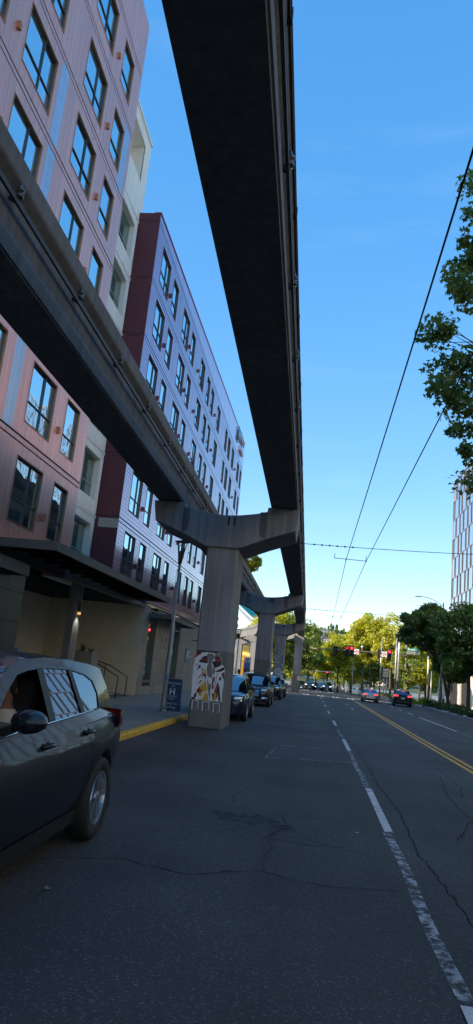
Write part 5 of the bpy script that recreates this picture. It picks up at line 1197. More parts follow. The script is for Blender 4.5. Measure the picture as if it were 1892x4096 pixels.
# sandwich board
sb = thing('sandwich_board', 'dark blue hotel welcome sandwich board on the pavement', 'sandwich board', (-4.83, 25.3, gz(25.3)+.12))
mb = MB(); tl = R(5)
def leafp(sgn):
    m = MB(); pts = [(-.33, 0), (.33, 0), (.31, 1.13), (-.31, 1.13)]
    m.add([(x, sgn*(.17-z*.12)-.014, z) for x, z in pts] + [(x, sgn*(.17-z*.12)+.014, z) for x, z in pts], [(0,1,2,3),(7,6,5,4),(0,4,5,1),(1,5,6,2),(2,6,7,3),(3,7,4,0)]); return m
obj('front_board', leafp(-1), SIGNB, sb, bevel=.006); obj('back_board', leafp(1), SIGNB, sb, bevel=.006)
for x in (-.325, .325):
    m = MB(); m.add([(x-.008,-.16,.02),(x-.008,.16,.02),(x-.008,.035,1.10),(x-.008,-.035,1.10),(x+.008,-.16,.02),(x+.008,.16,.02),(x+.008,.035,1.10),(x+.008,-.035,1.10)], [(0,3,2,1),(4,5,6,7),(0,1,5,4),(1,2,6,5),(2,3,7,6),(3,0,4,7)]); obj('side_panel', m, SIGNB, sb)
def btxt(body, size, z, x=.02, bold=0.0):
    obj('lettering', text_mesh(body, size, SIGNW, .002, bold=bold), None, sb, loc=(x, -(.17-z*.12)-.0165, z), rot=(R(90)-math.atan(.12)*-1*-1, 0, 0))
btxt('Welcome', .13, .98); btxt('to', .11, .88); btxt('H', .30, .67, bold=.012); btxt('HYATT', .11, .50); btxt('house', .085, .43); btxt('Check-in', .125, .27, 0); btxt('Parking', .125, .14, 0)
# parking totem
pk = thing('parking_sign', 'tall parking sign with white P panel, blue and black panels', 'sign', (-5.22, 60.0, gz(60)+.12))
for nm, z0, z1, m in (('white_panel', 2.55, 2.98, SIGNW), ('blue_panel', 2.05, 2.545, mat('park_blue', (.03,.16,.50), .5)), ('black_panel', 1.72, 2.045, SIGNK), ('picture_panel', .9, 1.715, mat('park_picture', (.55,.5,.52), .6, var=.4, scale=5, var2=((.03,.03,.04), 4, .5, .55)))):
    mb = MB(); mb.box(-.24,.24,-.04,.04,z0,z1); obj(nm, mb, m, pk)
for x in (-.27, .27): mb = MB(); mb.box(x-.02,x+.02,-.03,.03,0,3.0); obj('post', mb, STEELP, pk)
mb = MB(); mb.lathe([(.14,0),(.14,.006)], 18, lambda a, b, h: (a, -.042-h, 2.76+b)); d = obj('roundel', mb, mat('park_roundel', (.02,.10,.35), .5), pk)
obj('lettering', text_mesh('P', .24, SIGNW, .002, bold=.006), None, pk, loc=(0,-.052,2.76), rot=(R(90),0,0))
for z, s in ((2.42, 'Public Parking'), (2.28, 'Entrance'), (1.95, 'Early Bird')): obj('lettering', text_mesh(s, .062, SIGNW, .002), None, pk, loc=(0,-.044,z), rot=(R(90),0,0))
# ---- signals
def signal(parent, x, z, yaw, lit=None, s=1.0):
    h = MB(); h.box(-.19*s,.19*s,-.12*s,.12*s,-.56*s,.56*s); o = obj('signal_head', h, BLACK, parent, loc=(x,0,z), rot=(0,0,yaw), bevel=.02)
    bp = MB(); bp.box(-.25*s,.25*s,.0,.015,-.64*s,.64*s); obj('backplate', bp, BLACK, o)
    for k, zz in enumerate((.36, 0, -.36)):
        l_ = MB(); l_.lathe([(.145*s,0),(.12*s,-.02),(.02,-.035)], 18, lambda a, b, hh: (a, -.125*s+hh, zz*s+b)); obj('lens', l_, (lit if (k == 0 and lit) else LENSOFF), o, smooth=True)
        v = MB(); ring0 = []; ring1 = []
        for t in np.linspace(-.25*math.pi, 1.25*math.pi, 15): ring0.append((.16*s*math.cos(t), -.12*s, zz*s+.16*s*math.sin(t))); ring1.append((.16*s*math.cos(t), -(.12+.10+.12*max(0, math.sin(t)))*s, zz*s+.16*s*math.sin(t)))
        v.loft([ring0, ring1]); v.loft([[(x_*1.06, y_, zz*s+(z_-zz*s)*1.06) for x_, y_, z_ in ring0][::-1], [(x_*1.06, y_, zz*s+(z_-zz*s)*1.06) for x_, y_, z_ in ring1][::-1]]); obj('visor', v, BLACK, o)
    return o
g97 = gz(97)
mast = thing('signal_mast', 'long traffic signal mast arm reaching over the junction with red lights', 'traffic signal', (12.15, 97, g97))
mb = MB(); mb.tube([(0,0,0),(0,0,6),(0,0,10.0)], [.17,.14,.10], 14); obj('pole', mb, STEELP, mast, smooth=True)
mb = MB(); mb.tube([(1.2,0,6.2),(-6,0,6.22),(-13.9,0,5.95)], [.11,.09,.055], 10); obj('mast_arm', mb, mat('weathered_arm', (.22,.17,.13), .5, .5, var=.3, scale=2), mast, smooth=True)
mb = MB(); mb.tube([(0,0,9.9),(-1.2,-.3,10.6),(-2.6,-.6,10.75)], [.06,.05,.04], 8); obj('lamp_arm', mb, STEELP, mast, smooth=True)
mb = MB(); mb.extr([(-.4,0),(.35,0),(.35,.10),(-.2,.13),(-.4,.06)], lambda u, v, t: (-2.9+u, -.6+t, 10.68+v), -.13, .13); obj('lamp_head', mb, STEELP, mast)
for x, z, yaw, lit in ((-12.55, 5.95, R(100), None), (-8.62, 5.93, R(25), None), (-7.0, 6.1, 0, REDDIM), (-6.4, 6.1, 0, REDON), (-2.72, 6.08, R(70), None), (-1.28, 6.10, 0, REDON)):
    signal(mast, x, z, yaw, lit, 1.15); 
for x in (-5.72, -1.95):
    mb = MB(); mb.box(-.32,.32,-.02,0,-.34,.34); p = obj('no_turn_sign', mb, SIGNW, mast, loc=(x,-.14,6.12))
    mb = MB(); mb.lathe([(.20,-.024),(.20,-.03),(.27,-.03),(.27,-.024)], 20, lambda a, b, h: (a, h, b), cap=False); obj('red_ring', mb, SIGNR, p)
    mb = MB(); mb.cbox((0,-.028,0), (.05,.006,.50), Matrix.Rotation(R(45),3,'Y')); obj('red_bar', mb, SIGNR, p)
    mb = MB(); mb.add([(.06,-.023,-.14),(.11,-.023,-.14),(.11,-.023,.08),(-.04,-.023,.08),(-.04,-.023,.14),(-.16,-.023,.05),(-.04,-.023,-.04),(-.04,-.023,.03),(.06,-.023,.03)], [(0,1,2,3,7,8),(4,5,6,7,3)]); obj('arrow', mb, SIGNK, p)
mb = MB(); mb.tube([(-5.0,0,6.2),(-5.0,0,6.75)], .03, 6); cp = obj('camera_post', mb, STEELP, mast); mb = MB(); mb.lathe([(.02,6.98),(.12,6.95),(.14,6.85),(.10,6.74),(.03,6.70)], 12, lambda a, b, h: (-5.0+a, b, h)); obj('camera_dome', mb, SIGNW, cp, smooth=True)
mb = MB(); mb.box(-.5,.5,-.02,.02,-.35,.35); obj('blank_sign', mb, mat('sign_back', (.30,.31,.32), .5, .4), mast, loc=(-13.6,0,6.0), bevel=.01)
mb = MB(); mb.box(1.05,2.75,-.03,.03,6.85,7.35); bs_ = obj('street_name_sign', mb, SIGNG, mast); mb = MB(); mb.box(1.03,2.77,-.035,.035,6.45,6.83); obj('lower_plate', mb, STEELP, bs_)
obj('lettering', text_mesh('Broad St', .36, SIGNW, .003, bold=.004), None, bs_, loc=(1.86,-.034,7.1), rot=(R(90),0,0))
# second, slimmer posts around the corner
def post(label, x, y, h, r=.08, m=STEELP, name='utility_pole', arm=None):
    t = thing(name, label, 'pole', (x, y, gz(y))); mb = MB(); mb.tube([(0,0,0),(0,0,h)], [r, r*.7], 12); obj('shaft', mb, m, t, smooth=True)
    if arm: mb = MB(); mb.tube(arm, .03, 8); obj('arm', mb, m, t, smooth=True)
    return t
post('bright steel pole with a short hooked arm beside the signal mast', 11.6, 95.5, 9.4, .11, arm=[(0,0,9.3),(-.5,0,9.5),(-1.0,0,9.45)])
post('thin grey pole between the signal mast and yellow trees', 10.0, 99, 8.3, .10)
post('blue-grey pole rising in front of the side street', 16.6, 100, 8.6, .13)
post('grey pole behind the Broad street name sign', 15.1, 112, 9.5, .12)
post('short grey post beside the dark shade tree', 15.7, 86, 3.6, .16)
post('slim pale post at the glass tower corner', 15.2, 89, 4.2, .07)
post('slim pole at the far crossing by the black tree trunks', 7.6, 121, 6.2, .08)
# pedestrian signal pair and control cabinet
pd = thing('pedestrian_signal', 'pale pedestrian signal cluster on two posts at the corner', 'pedestrian signal', (10.75, 99.5, gz(99.5)))
for dx in (-.18, .18): mb = MB(); mb.tube([(dx,0,0),(dx,0,3.1)], .07, 10); obj('post', mb, STEELP, pd, smooth=True)
for k, z in enumerate((3.15, 3.55, 3.95)): mb = MB(); mb.box(-.38,.38,-.12,.12,z,z+.34); obj('signal_box', mb, mat('signal_box_%d' % k, (.42,.42,.36), .5), pd, bevel=.02)
mb = MB(); mb.box(-.55,.55,-.3,.3,0,.5); obj('footing', mb, KERB, pd, bevel=.03)
cbn = thing('control_cabinet', 'small grey control cabinet behind the waiting crossover', 'cabinet', (12.0, 93.6, gz(93.6)))
mb = MB(); mb.box(-.3,.3,-.25,.25,0,1.7); obj('case', mb, STEELP, cbn, bevel=.02); mb = MB(); mb.box(-.26,.26,-.26,-.251,.1,1.6); obj('door', mb, STEELP, cbn)
# cobra lamp by the dark trees
cl = thing('street_lamp', 'curved arm street lamp above the dark shade trees', 'street lamp', (14.75, 80, gz(80)))
mb = MB(); mb.tube([(0,0,0),(0,0,11.7)], [.13,.08], 12); obj('pole', mb, STEELP, cl, smooth=True)
mb = MB(); mb.tube([(0,0,11.3),(-.9,0,11.85),(-1.8,0,12.15),(-2.5,0,12.2)], .035, 8); obj('arm', mb, STEELP, cl, smooth=True)
mb = MB(); mb.extr([(-.45,0),(.35,0),(.35,.08),(-.2,.12),(-.45,.05)], lambda u, v, t: (-2.75+u, t, 12.14+v), -.14, .14); obj('lamp_head', mb, STEELP, cl)
# far signals
fm = thing('signal_mast', 'smaller far mast arm with a red light under the tree canopy', 'traffic signal', (8.2, 150, gz(150)))
mb = MB(); mb.tube([(0,0,0),(0,0,4.6)], .12, 10); obj('pole', mb, STEELP, fm); mb = MB(); mb.tube([(0,0,3.9),(-9.5,0,3.6)], [.07,.05], 8); obj('mast_arm', mb, STEELP, fm)
signal(fm, -7.0, 3.55, R(60), None, .9); signal(fm, -4.1, 3.35, 0, REDON, .9)
# notice boards by the far corner
for x, s in ((7.9, 'white notice board with a round mark at the far corner'), (8.75, 'second narrow white notice board at the far corner')):
    t = thing('notice_board', s, 'notice board', (x, 119.5, gz(119.5)+.12)); mb = MB(); mb.box(-.32,.32,-.04,.04,.15,1.35); obj('panel', mb, SIGNW, t)
    for dx in (-.28,.28): mb = MB(); mb.box(dx-.02,dx+.02,.041,.07,0,1.3); obj('leg', mb, STEELP, t)
    mb = MB(); mb.lathe([(.15,0),(.15,.01)], 14, lambda a, b, h: (a, -.041-h, .9+b)); obj('roundel', mb, SIGNG, t)
# ---- overhead wires
def wire(label, pts, r, name='trolley_wire', grp=None):
    pts = [Vector(p) for p in pts]; t = tag(obj(name, MB().tube(pts, r, 6), WIRE, smooth=True), label, 'wire', grp); return t
W1 = [(1.0, -3, 6.0), (1.03, 5, 5.95), (1.06, 14, 5.92), (1.10, 25.05, 5.93), (1.35, 40, 5.9), (1.5, 50.3, 5.9), (1.75, 75, 5.85), (2.1, 105, 5.85), (2.4, 160, 5.8)]
W2 = [(1.85, -3, 6.0), (1.83, 5, 5.95), (1.82, 14, 5.92), (1.83, 25.6, 5.93), (1.98, 40, 5.9), (2.1, 50.3, 5.9), (2.4, 75, 5.85), (2.75, 105, 5.85), (3.05, 160, 5.8)]
wire('overhead trolley wire closest to the monorail beam', W1, .011); wire('overhead trolley wire on the tree side', W2, .011)
def span(y, a, b, hx, label):
    t = thing('span_wire', label, 'wire', (a[0], a[1], a[2]))
    n = 16; pts = [Vector(a).lerp(Vector(b), i/n) - Vector((0,0,.25*math.sin(math.pi*i/n))) for i in range(n+1)]
    obj('cable', MB().tube(pts, .011, 6), WIRE, t, world=True)
    for k in range(6):
        p = pts[0].lerp(pts[1], .6+k*.28); obj('strain_insulator', MB().lathe([(.005,-.04),(.03,-.02),(.03,.02),(.005,.04)], 8, lambda u, v, h: (p.x+h, p.y+u, p.z+v)), CERAM, t, world=True)
    zc = 6.0
    obj('spacer_bar', MB().tube([(hx[0]-.42, y, 5.98), (hx[1]+.02, y, 5.95)], .012, 6), WIRE, t, world=True)
    for x in (hx[0]-.42, hx[1]): obj('hanger', MB().tube([(x, y, 5.96), (x, y, 6.14)], .012, 6), WIRE, t, world=True)
    for x in hx: obj('ear', MB().tube([(x, y, 5.90), (x, y, 5.99)], .02, 6), BLACK, t, world=True)
span(25.2, (-0.66, 23.2, 6.05), (14.5, 26.2, 7.4), (1.10, 1.83), 'black span wire from column 11 across the street')
span(50.3, (-0.66, 47.0, 6.05), (14.5, 51.0, 7.2), (1.5, 2.1), 'far span wire over the parked cars, reaching to the dark trees')
# ================================================================== VEGETATION
def leaf_mesh(name, cents, rads, per, size, mt, shape='quad', seed=0, flat=0.5):
    g = np.random.default_rng(seed); P = []; 
    cents = np.asarray(cents, float); k = len(cents); rads = np.broadcast_to(np.asarray(rads, float), (k,))
    per = np.broadcast_to(np.asarray(per), (k,)).astype(int)
    idx = np.repeat(np.arange(k), per); n = len(idx)
    d = g.normal(size=(n, 3)); d /= np.linalg.norm(d, axis=1)[:, None]; rr = g.uniform(.25, 1, n)**.6
    c = cents[idx] + d*(rads[idx]*rr)[:, None]*np.array([1, 1, .75])
    nr = d*0.6 + g.normal(size=(n, 3))*.7 + np.array([0, 0, .55]); nr /= np.linalg.norm(nr, axis=1)[:, None]
    a = np.cross(nr, g.normal(size=(n, 3))); a /= np.linalg.norm(a, axis=1)[:, None]; b = np.cross(nr, a)
    s = size*g.uniform(.65, 1.25, n)
    if shape == 'quad':
        T = np.array([(-.5, 0, 0), (0, -.42, .06), (.55, 0, -.08), (0, .42, .06)]); F = [(0, 1, 2, 3)]
    elif shape == 'clump':   # a pair of crossed leaves
        T = np.array([(-.5, 0, 0), (0, -.36, .08), (.55, 0, -.08), (0, .36, .08), (-.1, -.5, .2), (.15, -.1, .45), (.5, -.45, .15), (.2, -.75, .05)]); F = [(0, 1, 2, 3), (4, 5, 6, 7)]
    else:                    # plane-tree leaf: five pointed lobes
        T = [(0, 0, .03)]
        for t, r_ in ((180, .25), (140, .42), (120, .22), (75, .55), (45, .30), (0, .70), (-45, .30), (-75, .55), (-120, .22), (-140, .42)): T.append((r_*math.cos(R(t)), r_*math.sin(R(t)), -.10*r_))
        T = np.array(T); F = [(0, 1+i, 1+(i+1) % 10) for i in range(10)]
    m = len(T)
    V_ = c[:, None, :] + s[:, None, None]*(T[None, :, 0:1]*a[:, None, :] + T[None, :, 1:2]*b[:, None, :] + T[None, :, 2:3]*nr[:, None, :])
    V_ = V_.reshape(-1, 3); base = (np.arange(n)*m)[:, None]
    fl = []; q = len(F[0])
    faces = (base[:, None, :] + np.array(F)[None, :, :]).reshape(-1, q)
    me = bpy.data.meshes.new(name); me.vertices.add(len(V_)); me.vertices.foreach_set('co', V_.ravel().astype(np.float32))
    nf = len(faces); me.loops.add(nf*q); me.loops.foreach_set('vertex_index', faces.ravel().astype(np.int32)); me.polygons.add(nf)
    me.polygons.foreach_set('loop_start', (np.arange(nf)*q).astype(np.int32)); me.polygons.foreach_set('loop_total', np.full(nf, q, np.int32))
    tint = np.clip(g.uniform(0, 1, k)[idx]*.6 + g.uniform(0, .5, n), 0, 1)
    at = me.attributes.new('tint', 'FLOAT', 'FACE'); at.data.foreach_set('value', np.repeat(tint, len(F)).astype(np.float32))
    me.materials.append(mt); me.update(calc_edges=True); return me
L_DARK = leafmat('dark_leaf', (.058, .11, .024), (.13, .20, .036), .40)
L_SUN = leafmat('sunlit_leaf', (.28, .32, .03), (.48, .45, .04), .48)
L_GREEN = leafmat('green_leaf', (.075, .14, .028), (.24, .28, .04), .42)
L_PLANE = leafmat('plane_leaf', (.075, .15, .035), (.16, .21, .05), .45)
L_SHRUB = leafmat('shrub_leaf', (.025, .06, .018), (.07, .11, .03), .3)
def limbs(mb, base, top, r, tips, g, n=7):
    base, top = Vector(base), Vector(top)
    mid = base.lerp(top, .5) + Vector((g.normal(0, .08), g.normal(0, .08), 0))
    mb.tube([base, base+Vector((0,0,.15)), mid, top], [r*1.35, r*1.05, r*.85, r*.6], 10)
    for tp in tips:
        tp = Vector(tp); st = mid.lerp(top, g.uniform(.1, 1.0)); m = st.lerp(tp, .5) + Vector((g.normal(0, .2), g.normal(0, .2), -.15*(tp-st).length*g.uniform(0, .6)))
        mb.tube([st, m, tp], [r*.42, r*.26, r*.06], 6)
def tree(label, x, y, crown, h, mt, seed, name='street_tree', trunk=.17, nc=46, per=70, leaf=.26, group=None, top=None, bark=None, shape='clump', lean=(0,0), gap=.0):
    g = np.random.default_rng(seed); z0 = gz(y); t = thing(name, label, 'tree', (x, y, z0), 0, group)
    (cx, cy, cz), (rx, ry, rz_) = crown
    pts = []
    while len(pts) < nc:
        d = g.normal(size=3); d /= np.linalg.norm(d); q = g.uniform(.35, 1)**.55
        lump = 1 + .22*math.sin(3*math.atan2(d[1], d[0])+seed) + .18*math.sin(5*d[2]+seed*1.3)
        p = np.array([cx + d[0]*rx*q*lump, cy + d[1]*ry*q*lump, cz + d[2]*rz_*q])
        pts.append(p)
    pts = np.array(pts); rr = g.uniform(.16, .30, nc)*(rx+rz_)*.5*1.15
    mb = MB(); limbs(mb, (x, y, z0-.1), (x+(cx-x)*.6, y+(cy-y)*.6, cz - rz_*.25), trunk, pts[::3], g)
    obj('trunk', mb, bark or BARK, t, world=True, smooth=True)
    me = leaf_mesh('crown', pts, rr, per, leaf, mt, shape, seed); o = link(bpy.data.objects.new('crown', me)); o.parent = t; o.matrix_parent_inverse = wm(t).inverted()
    return t
# dark trees in the shade on the right
tree('dark leafy tree whose crown leans over the waiting crossover', 15.9, 81, ((12.9, 79, 8.0), (2.8, 2.8, 2.5)), 10, L_DARK, 3, nc=85, per=120, leaf=.34, group=None)
tree('dark leafy tree between the leaning tree and the glass tower', 15.8, 71.5, ((15.8, 71.5, 6.4), (2.9, 2.9, 4.0)), 10, L_DARK, 4, nc=95, per=120, leaf=.34)
tree('low dark tree filling the gap behind the two shade trees', 16.2, 84, ((16.7, 82, 4.9), (2.5, 2.7, 2.4)), 8, L_DARK, 5, nc=70, per=110, leaf=.34)
tree('small green tree beside the street name sign', 14.6, 106, ((14.6, 106, 4.4), (1.9, 1.9, 3.2)), 7, L_GREEN, 6, nc=44, per=80, leaf=.28)
RB = 'sunlit trees along the far right kerb'
for i, (x, y, cz, rx, rz_, lb) in enumerate([(5.6, 130, 6.6, 2.6, 3.0, 'yellow-green tree leaning over the far crossing'), (9.2, 118.5, 8.1, 2.9, 4.0, 'tall yellow-green tree with dark forked trunk at the corner'), (10.7, 121, 9.0, 2.8, 3.9, 'tallest yellow-green tree at the corner, thin top'),
      (13.4, 116, 8.2, 2.8, 3.8, 'yellow tree behind the signal mast pole'), (17.6, 114, 5.4, 2.6, 3.4, 'pale yellow tree beside the side street'), (20.5, 125, 5.0, 2.8, 3.2, 'pale yellow tree behind the yellow barrier'), (4.6, 158, 5.2, 2.8, 3.2, 'bright tree beyond the second signals, right kerb')]):
    tree(lb, x, y, ((x-.2, y, cz+.25), (rx*1.1, rx*1.1, rz_*1.06)), 12, L_SUN if i not in (0,) else L_SUN, 20+i, nc=78, per=100, leaf=.31, trunk=.2, group=RB)
LB = 'trees along the far left kerb'
for i, (x, y, cz, rx, rz_, mt, lb) in enumerate([(-4.2, 122, 7.4, 2.9, 5.6, L_GREEN, 'dense green tree just past the last monorail support'), (-2.0, 136, 7.8, 3.0, 5.4, L_GREEN, 'dense green tree reaching over the oncoming cars'), (0.0, 152, 7.0, 3.0, 5.0, L_GREEN, 'green tree overhanging the far carriageway'),
      (1.9, 172, 5.6, 3.2, 4.2, L_SUN, 'bright tree arching over the far road'), (-6.6, 112, 8.6, 3.0, 4.2, L_SUN, 'sunlit yellow tree showing between columns 10 and 9'), (-8.9, 80, 14.4, 1.9, 2.0, L_SUN, 'tall bright tree rising beyond the hotel end'), (-11.8, 96, 7.4, 1.3, 3.6, L_GREEN, 'green tree behind column 11 by the golden building'), (4.2, 190, 5.0, 4.0, 4.0, L_SUN, 'far bright tree closing the view down the road')]):
    tree(lb, x, y, ((x+.2, y, cz), (rx, rx, rz_)), 12, mt, 40+i, nc=76, per=100, leaf=.32, trunk=.2, group=LB)
tree('leafy tree added at the hotel end to shade the last monorail support', -13.4, 86, ((-13.0, 86.5, 6.6), (2.6, 3.2, 3.4)), 10, L_GREEN, 88, nc=70, per=80, leaf=.36)  # added tree, mostly hidden from view; keeps the sun off the support
FB = 'far trees behind the junction'
for i, (x, y, cz, rx, rz_, mt, lb) in enumerate([(8.6, 142, 4.6, 3.0, 4.0, L_SUN, 'bushy bright tree low behind the corner trunks'), (12.5, 134, 5.0, 3.2, 4.4, L_GREEN, 'green tree filling the gap behind the signal mast'), (17.0, 136, 4.6, 3.4, 4.2, L_SUN, 'yellow tree deep behind the side street'), (23.5, 140, 5.2, 3.6, 4.6, L_GREEN, 'green tree deep behind the side street'),
      (30, 134, 5.4, 3.8, 4.8, L_SUN, 'broad yellow tree beyond the parked white car'), (38, 138, 5.0, 4.0, 4.6, L_GREEN, 'broad green tree far along the side street'), (7.6, 170, 4.6, 3.4, 4.2, L_GREEN, 'green tree beyond the small far signals'), (9.5, 205, 5.0, 4.4, 4.6, L_SUN, 'distant yellow tree right of the far road'),
      (-6.5, 152, 5.4, 3.6, 4.8, L_GREEN, 'bushy green tree left of the oncoming cars'), (-4.0, 176, 5.0, 3.8, 4.6, L_SUN, 'bright tree farther behind the oncoming cars'), (-2.5, 208, 5.0, 4.4, 4.6, L_GREEN, 'distant green tree left of the far road'), (3.0, 240, 5.5, 5.5, 5.0, L_GREEN, 'distant dark tree where the road ends'), (-9, 236, 6, 5.5, 5.5, L_SUN, 'distant pale tree left of the road end'), (14, 240, 6, 5.5, 5.5, L_SUN, 'distant pale tree right of the road end')]):
    tree(lb, x, y, ((x, y, cz), (rx, rx, rz_)), 10, mt, 90+i, nc=56, per=70, leaf=.40, trunk=.2, group=FB)
# big plane tree whose boughs hang into the top right
pl = thing('plane_tree', 'big plane tree with lobed leaves hanging over the right side of the street', 'tree', (12.8, 21, gz(21)))
g = np.random.default_rng(77); bz = [5.5, 7.2, 8.3, 9.4, 10.4, 12.2, 13.2, 14.3, 15.4, 16.4, 17.2, 19.5, 21]; bx = [6.2, 5.1, 4.15, 4.0, 3.55, 3.2, 2.75, 3.1, 3.5, 4.1, 4.7, 5.1, 7.5]
pts = []; 
for k in range(190):
    z = g.uniform(7.0, 20.2); x0 = float(np.interp(z, bz, bx)); x = x0 + .35 + abs(g.normal(0, 1.3)) if k < 120 else g.uniform(x0+1.2, 13.5)
    y = 22 + g.normal(0, .5) if k < 120 else 22 + g.uniform(-3.5, 4.5)
    if k < 120: x = (x)*(y/22)
    pts.append((x, y, (z-1.68)*(y/22)+1.68 if k < 120 else z))
pts += [(4.55, 22, 19.4), (4.45, 22.1, 17.15), (4.75, 22, 17.4), (4.6, 22, 18.3), (4.2, 22, 16.2), (4.9, 22.2, 19.9)]
pts = np.array(pts)
keep = np.array([not (9.3 < p[2] < 9.9) or p[0] > 6 for p in pts]); pts = pts[keep]
mb = MB(); tr = [Vector((12.8, 21, gz(21)-.1)), Vector((12.7, 21, 2)), Vector((12.2, 21.2, 6)), Vector((11.4, 21.6, 10)), Vector((10.6, 21.8, 15))]
mb.tube(tr, [.42, .36, .30, .22, .10], 12)
hubs = []
for z, x in ((9.0, 7.2), (11, 6.4), (12.8, 5.6), (14.5, 6.0), (16.2, 7.0), (18, 8.2), (10.0, 8.5), (13.5, 8.8)):
    st = tr[2].lerp(tr[4], max(0, (z-7.5)/10)); hb_ = Vector((x, 22+g.normal(0, .6), z)); m_ = st.lerp(hb_, .5)+Vector((0, 0, .5)); mb.tube([st, m_, hb_], [.13, .09, .05], 7); hubs.append(hb_)
for p in pts:
    p = Vector(p); h = min(hubs, key=lambda q: (q-p).length); m_ = h.lerp(p, .5) + Vector((g.normal(0,.12), g.normal(0,.12), g.normal(.1,.12))); mb.tube([h, m_, p], [.028, .016, .006], 5, cap=False)
obj('trunk', mb, BARKL, pl, world=True, smooth=True)
me = leaf_mesh('crown', pts, g.uniform(.30, .62, len(pts)), g.integers(55, 100, len(pts)), .20, L_PLANE, 'plane', 78); o = link(bpy.data.objects.new('crown', me)); o.parent = pl; o.matrix_parent_inverse = wm(pl).inverted()
# shrubs
def shrub(label, x, y, z, r, n, mt, leaf, seed, grp=None, name='shrub', hgt=.6, cat='shrub'):
    g_ = np.random.default_rng(seed); t = thing(name, label, cat, (x, y, z), 0, grp)
    c = np.array([(x+g_.normal(0, r*.5), y+g_.normal(0, r*.5), z+g_.uniform(.1, hgt)) for _ in range(10)])
    me = leaf_mesh('foliage', c, r*.45, n, leaf, mt, 'clump', seed); o_ = link(bpy.data.objects.new('foliage', me)); o_.parent = t; o_.matrix_parent_inverse = wm(t).inverted()
    mb = MB()
    for p in c[:5]: mb.tube([(x, y, z-.05), tuple(p)], [.012, .005], 5)
    obj('stems', mb, BARK, t, world=True)
for i, y in enumerate(np.arange(50, 81, 2.6)):
    shrub('low green planting along the right kerb under the dark trees', rk(y)+1.1+.5*math.sin(i*2.1), y, gz(y)+.12, .85, 26, L_SHRUB, .22, 200+i, 'low shrubs along the right kerb', hgt=.45)
for i, (x, y) in enumerate([(13.8, 86.5), (14.6, 88.5), (11.5, 113), (12.6, 115), (15.5, 111)]):
    shrub('grassy green clump at the street corner', x, y, gz(y)+.1, .9, 30, L_GREEN, .26, 230+i, 'corner planting', hgt=.6)
# spiky plants in the stone planter
for k, (x, y, s) in enumerate([(-9.55, 28.75, 1.0), (-9.22, 28.9, .7)]):
    t = thing('potted_plant', ['taller spiky plant in the stone planter', 'shorter spiky plant at the planter edge'][k], 'plant', (x, y, 1.70)); mb = MB(); gq = np.random.default_rng(300+k)
    for j in range(34):
        a = gq.uniform(0, 6.28); L_ = gq.uniform(.25, .5)*s; up = gq.uniform(.3, 1.0); q = []
        for t_ in (0, .4, .75, 1.0):
            rr = L_*t_*(1-up*.5); z = L_*up*t_*1.3 - .35*L_*t_*t_; w = .03*(1-t_)+.003; q.append([(x+rr*math.cos(a)-w*math.sin(a), y+rr*math.sin(a)+w*math.cos(a), 1.70+z), (x+rr*math.cos(a)+w*math.sin(a), y+rr*math.sin(a)-w*math.cos(a), 1.70+z)])
        mb.loft(q)
    obj('blades', mb, mat('spiky_leaf_%d' % k, (.03, .07, .03), .5, var=.3, scale=5), t, world=True)
mb = MB(); mb.box(-9.70, -9.08, 28.56, 29.34, 1.60, 1.70); obj('soil', mb, EARTH, pt, world=True)

# ================================================================== RIGHT-HAND GLASS TOWER
TX = 21.0; TY0, TY1 = 58.0, 107.6; TZ = 33.4
tw = thing('glass_tower', 'tall pale glass office tower with staggered dark fins on the right', 'building', (28, 85, 0))
FIN = mat('tower_fin', (.09, .07, .08), .5, .3); MUL = mat('tower_mullion', (.26, .22, .24), .4, .5); SPAN = mat('tower_spandrel', (.32, .30, .32), .3, .5)
mb = MB(); mb.box(TX+.15, 44, TY0, TY1-.05, -1, TZ-.1); obj('core', mb, DARKIN, tw, world=True)
FH = 3.05; PM = {}
nf = int((TZ-5.4)/FH)
cnt = 0
stf = MB(); fin_rest = MB()
for f in range(nf+1):
    z0 = TZ-(f+1)*FH
    if z0 < 4.5: break
    mb = MB(); mb.box(TX-.06, TX+.12, TY0, TY1, z0-.07, z0+.07); obj('floor_band', mb, MUL, tw, world=True)
    y = TY1 - (1.2 if f % 2 else 0) - .05; j = 0
    seq = [2.6, .40, 1.6, .40] if f % 2 else [1.9, .40, 2.4, .40]
    while y > TY0+.1:
        w = seq[j % 4]; y0 = max(y-w, TY0)
        if w < .6:
            if cnt < 290 and y > 76: piece('fin', TX-.10, TX+.02, y0+.10, y-.10, z0+.08, z0+FH-.08, FIN, tw)
            else: fin_rest.box(TX-.10, TX+.02, y0+.08, y-.08, z0+.08, z0+FH-.08)
        elif y > 70 and cnt < 295:
            o = piece('pane', TX, TX+.02, y0+.02, y-.02, z0+.08, z0+FH-.08, TGLASS, tw); o.rotation_euler = (0, RNG.normal(0, .004), RNG.normal(0, .004)); cnt += 1
        else: stf.box(TX, TX+.02, y0+.02, y-.02, z0+.08, z0+FH-.08)
        y = y0; j += 1
if stf.v: obj('panes', stf, TGLASS, tw, world=True, kind='stuff')
if fin_rest.v: obj('fins', fin_rest, FIN, tw, world=True, kind='stuff')
mb = MB(); mb.box(TX-.1, 44, TY0, TY1+.02, TZ-.05, TZ+.25); obj('parapet', mb, SPAN, tw, world=True)
mb = MB(); mb.box(TX-.12, TX+.1, TY1-.06, TY1+.06, 4.4, TZ+.2); obj('corner_trim', mb, SPAN, tw, world=True)
for z0 in np.arange(5.0, TZ-1, FH):
    for x0 in np.arange(TX+.2, 43, 2.4): pass
mb = MB(); mb.box(TX+.12, 44, TY1-.04, TY1, 4.5, TZ-.1); obj('end_glazing', mb, TGLASS, tw, world=True)
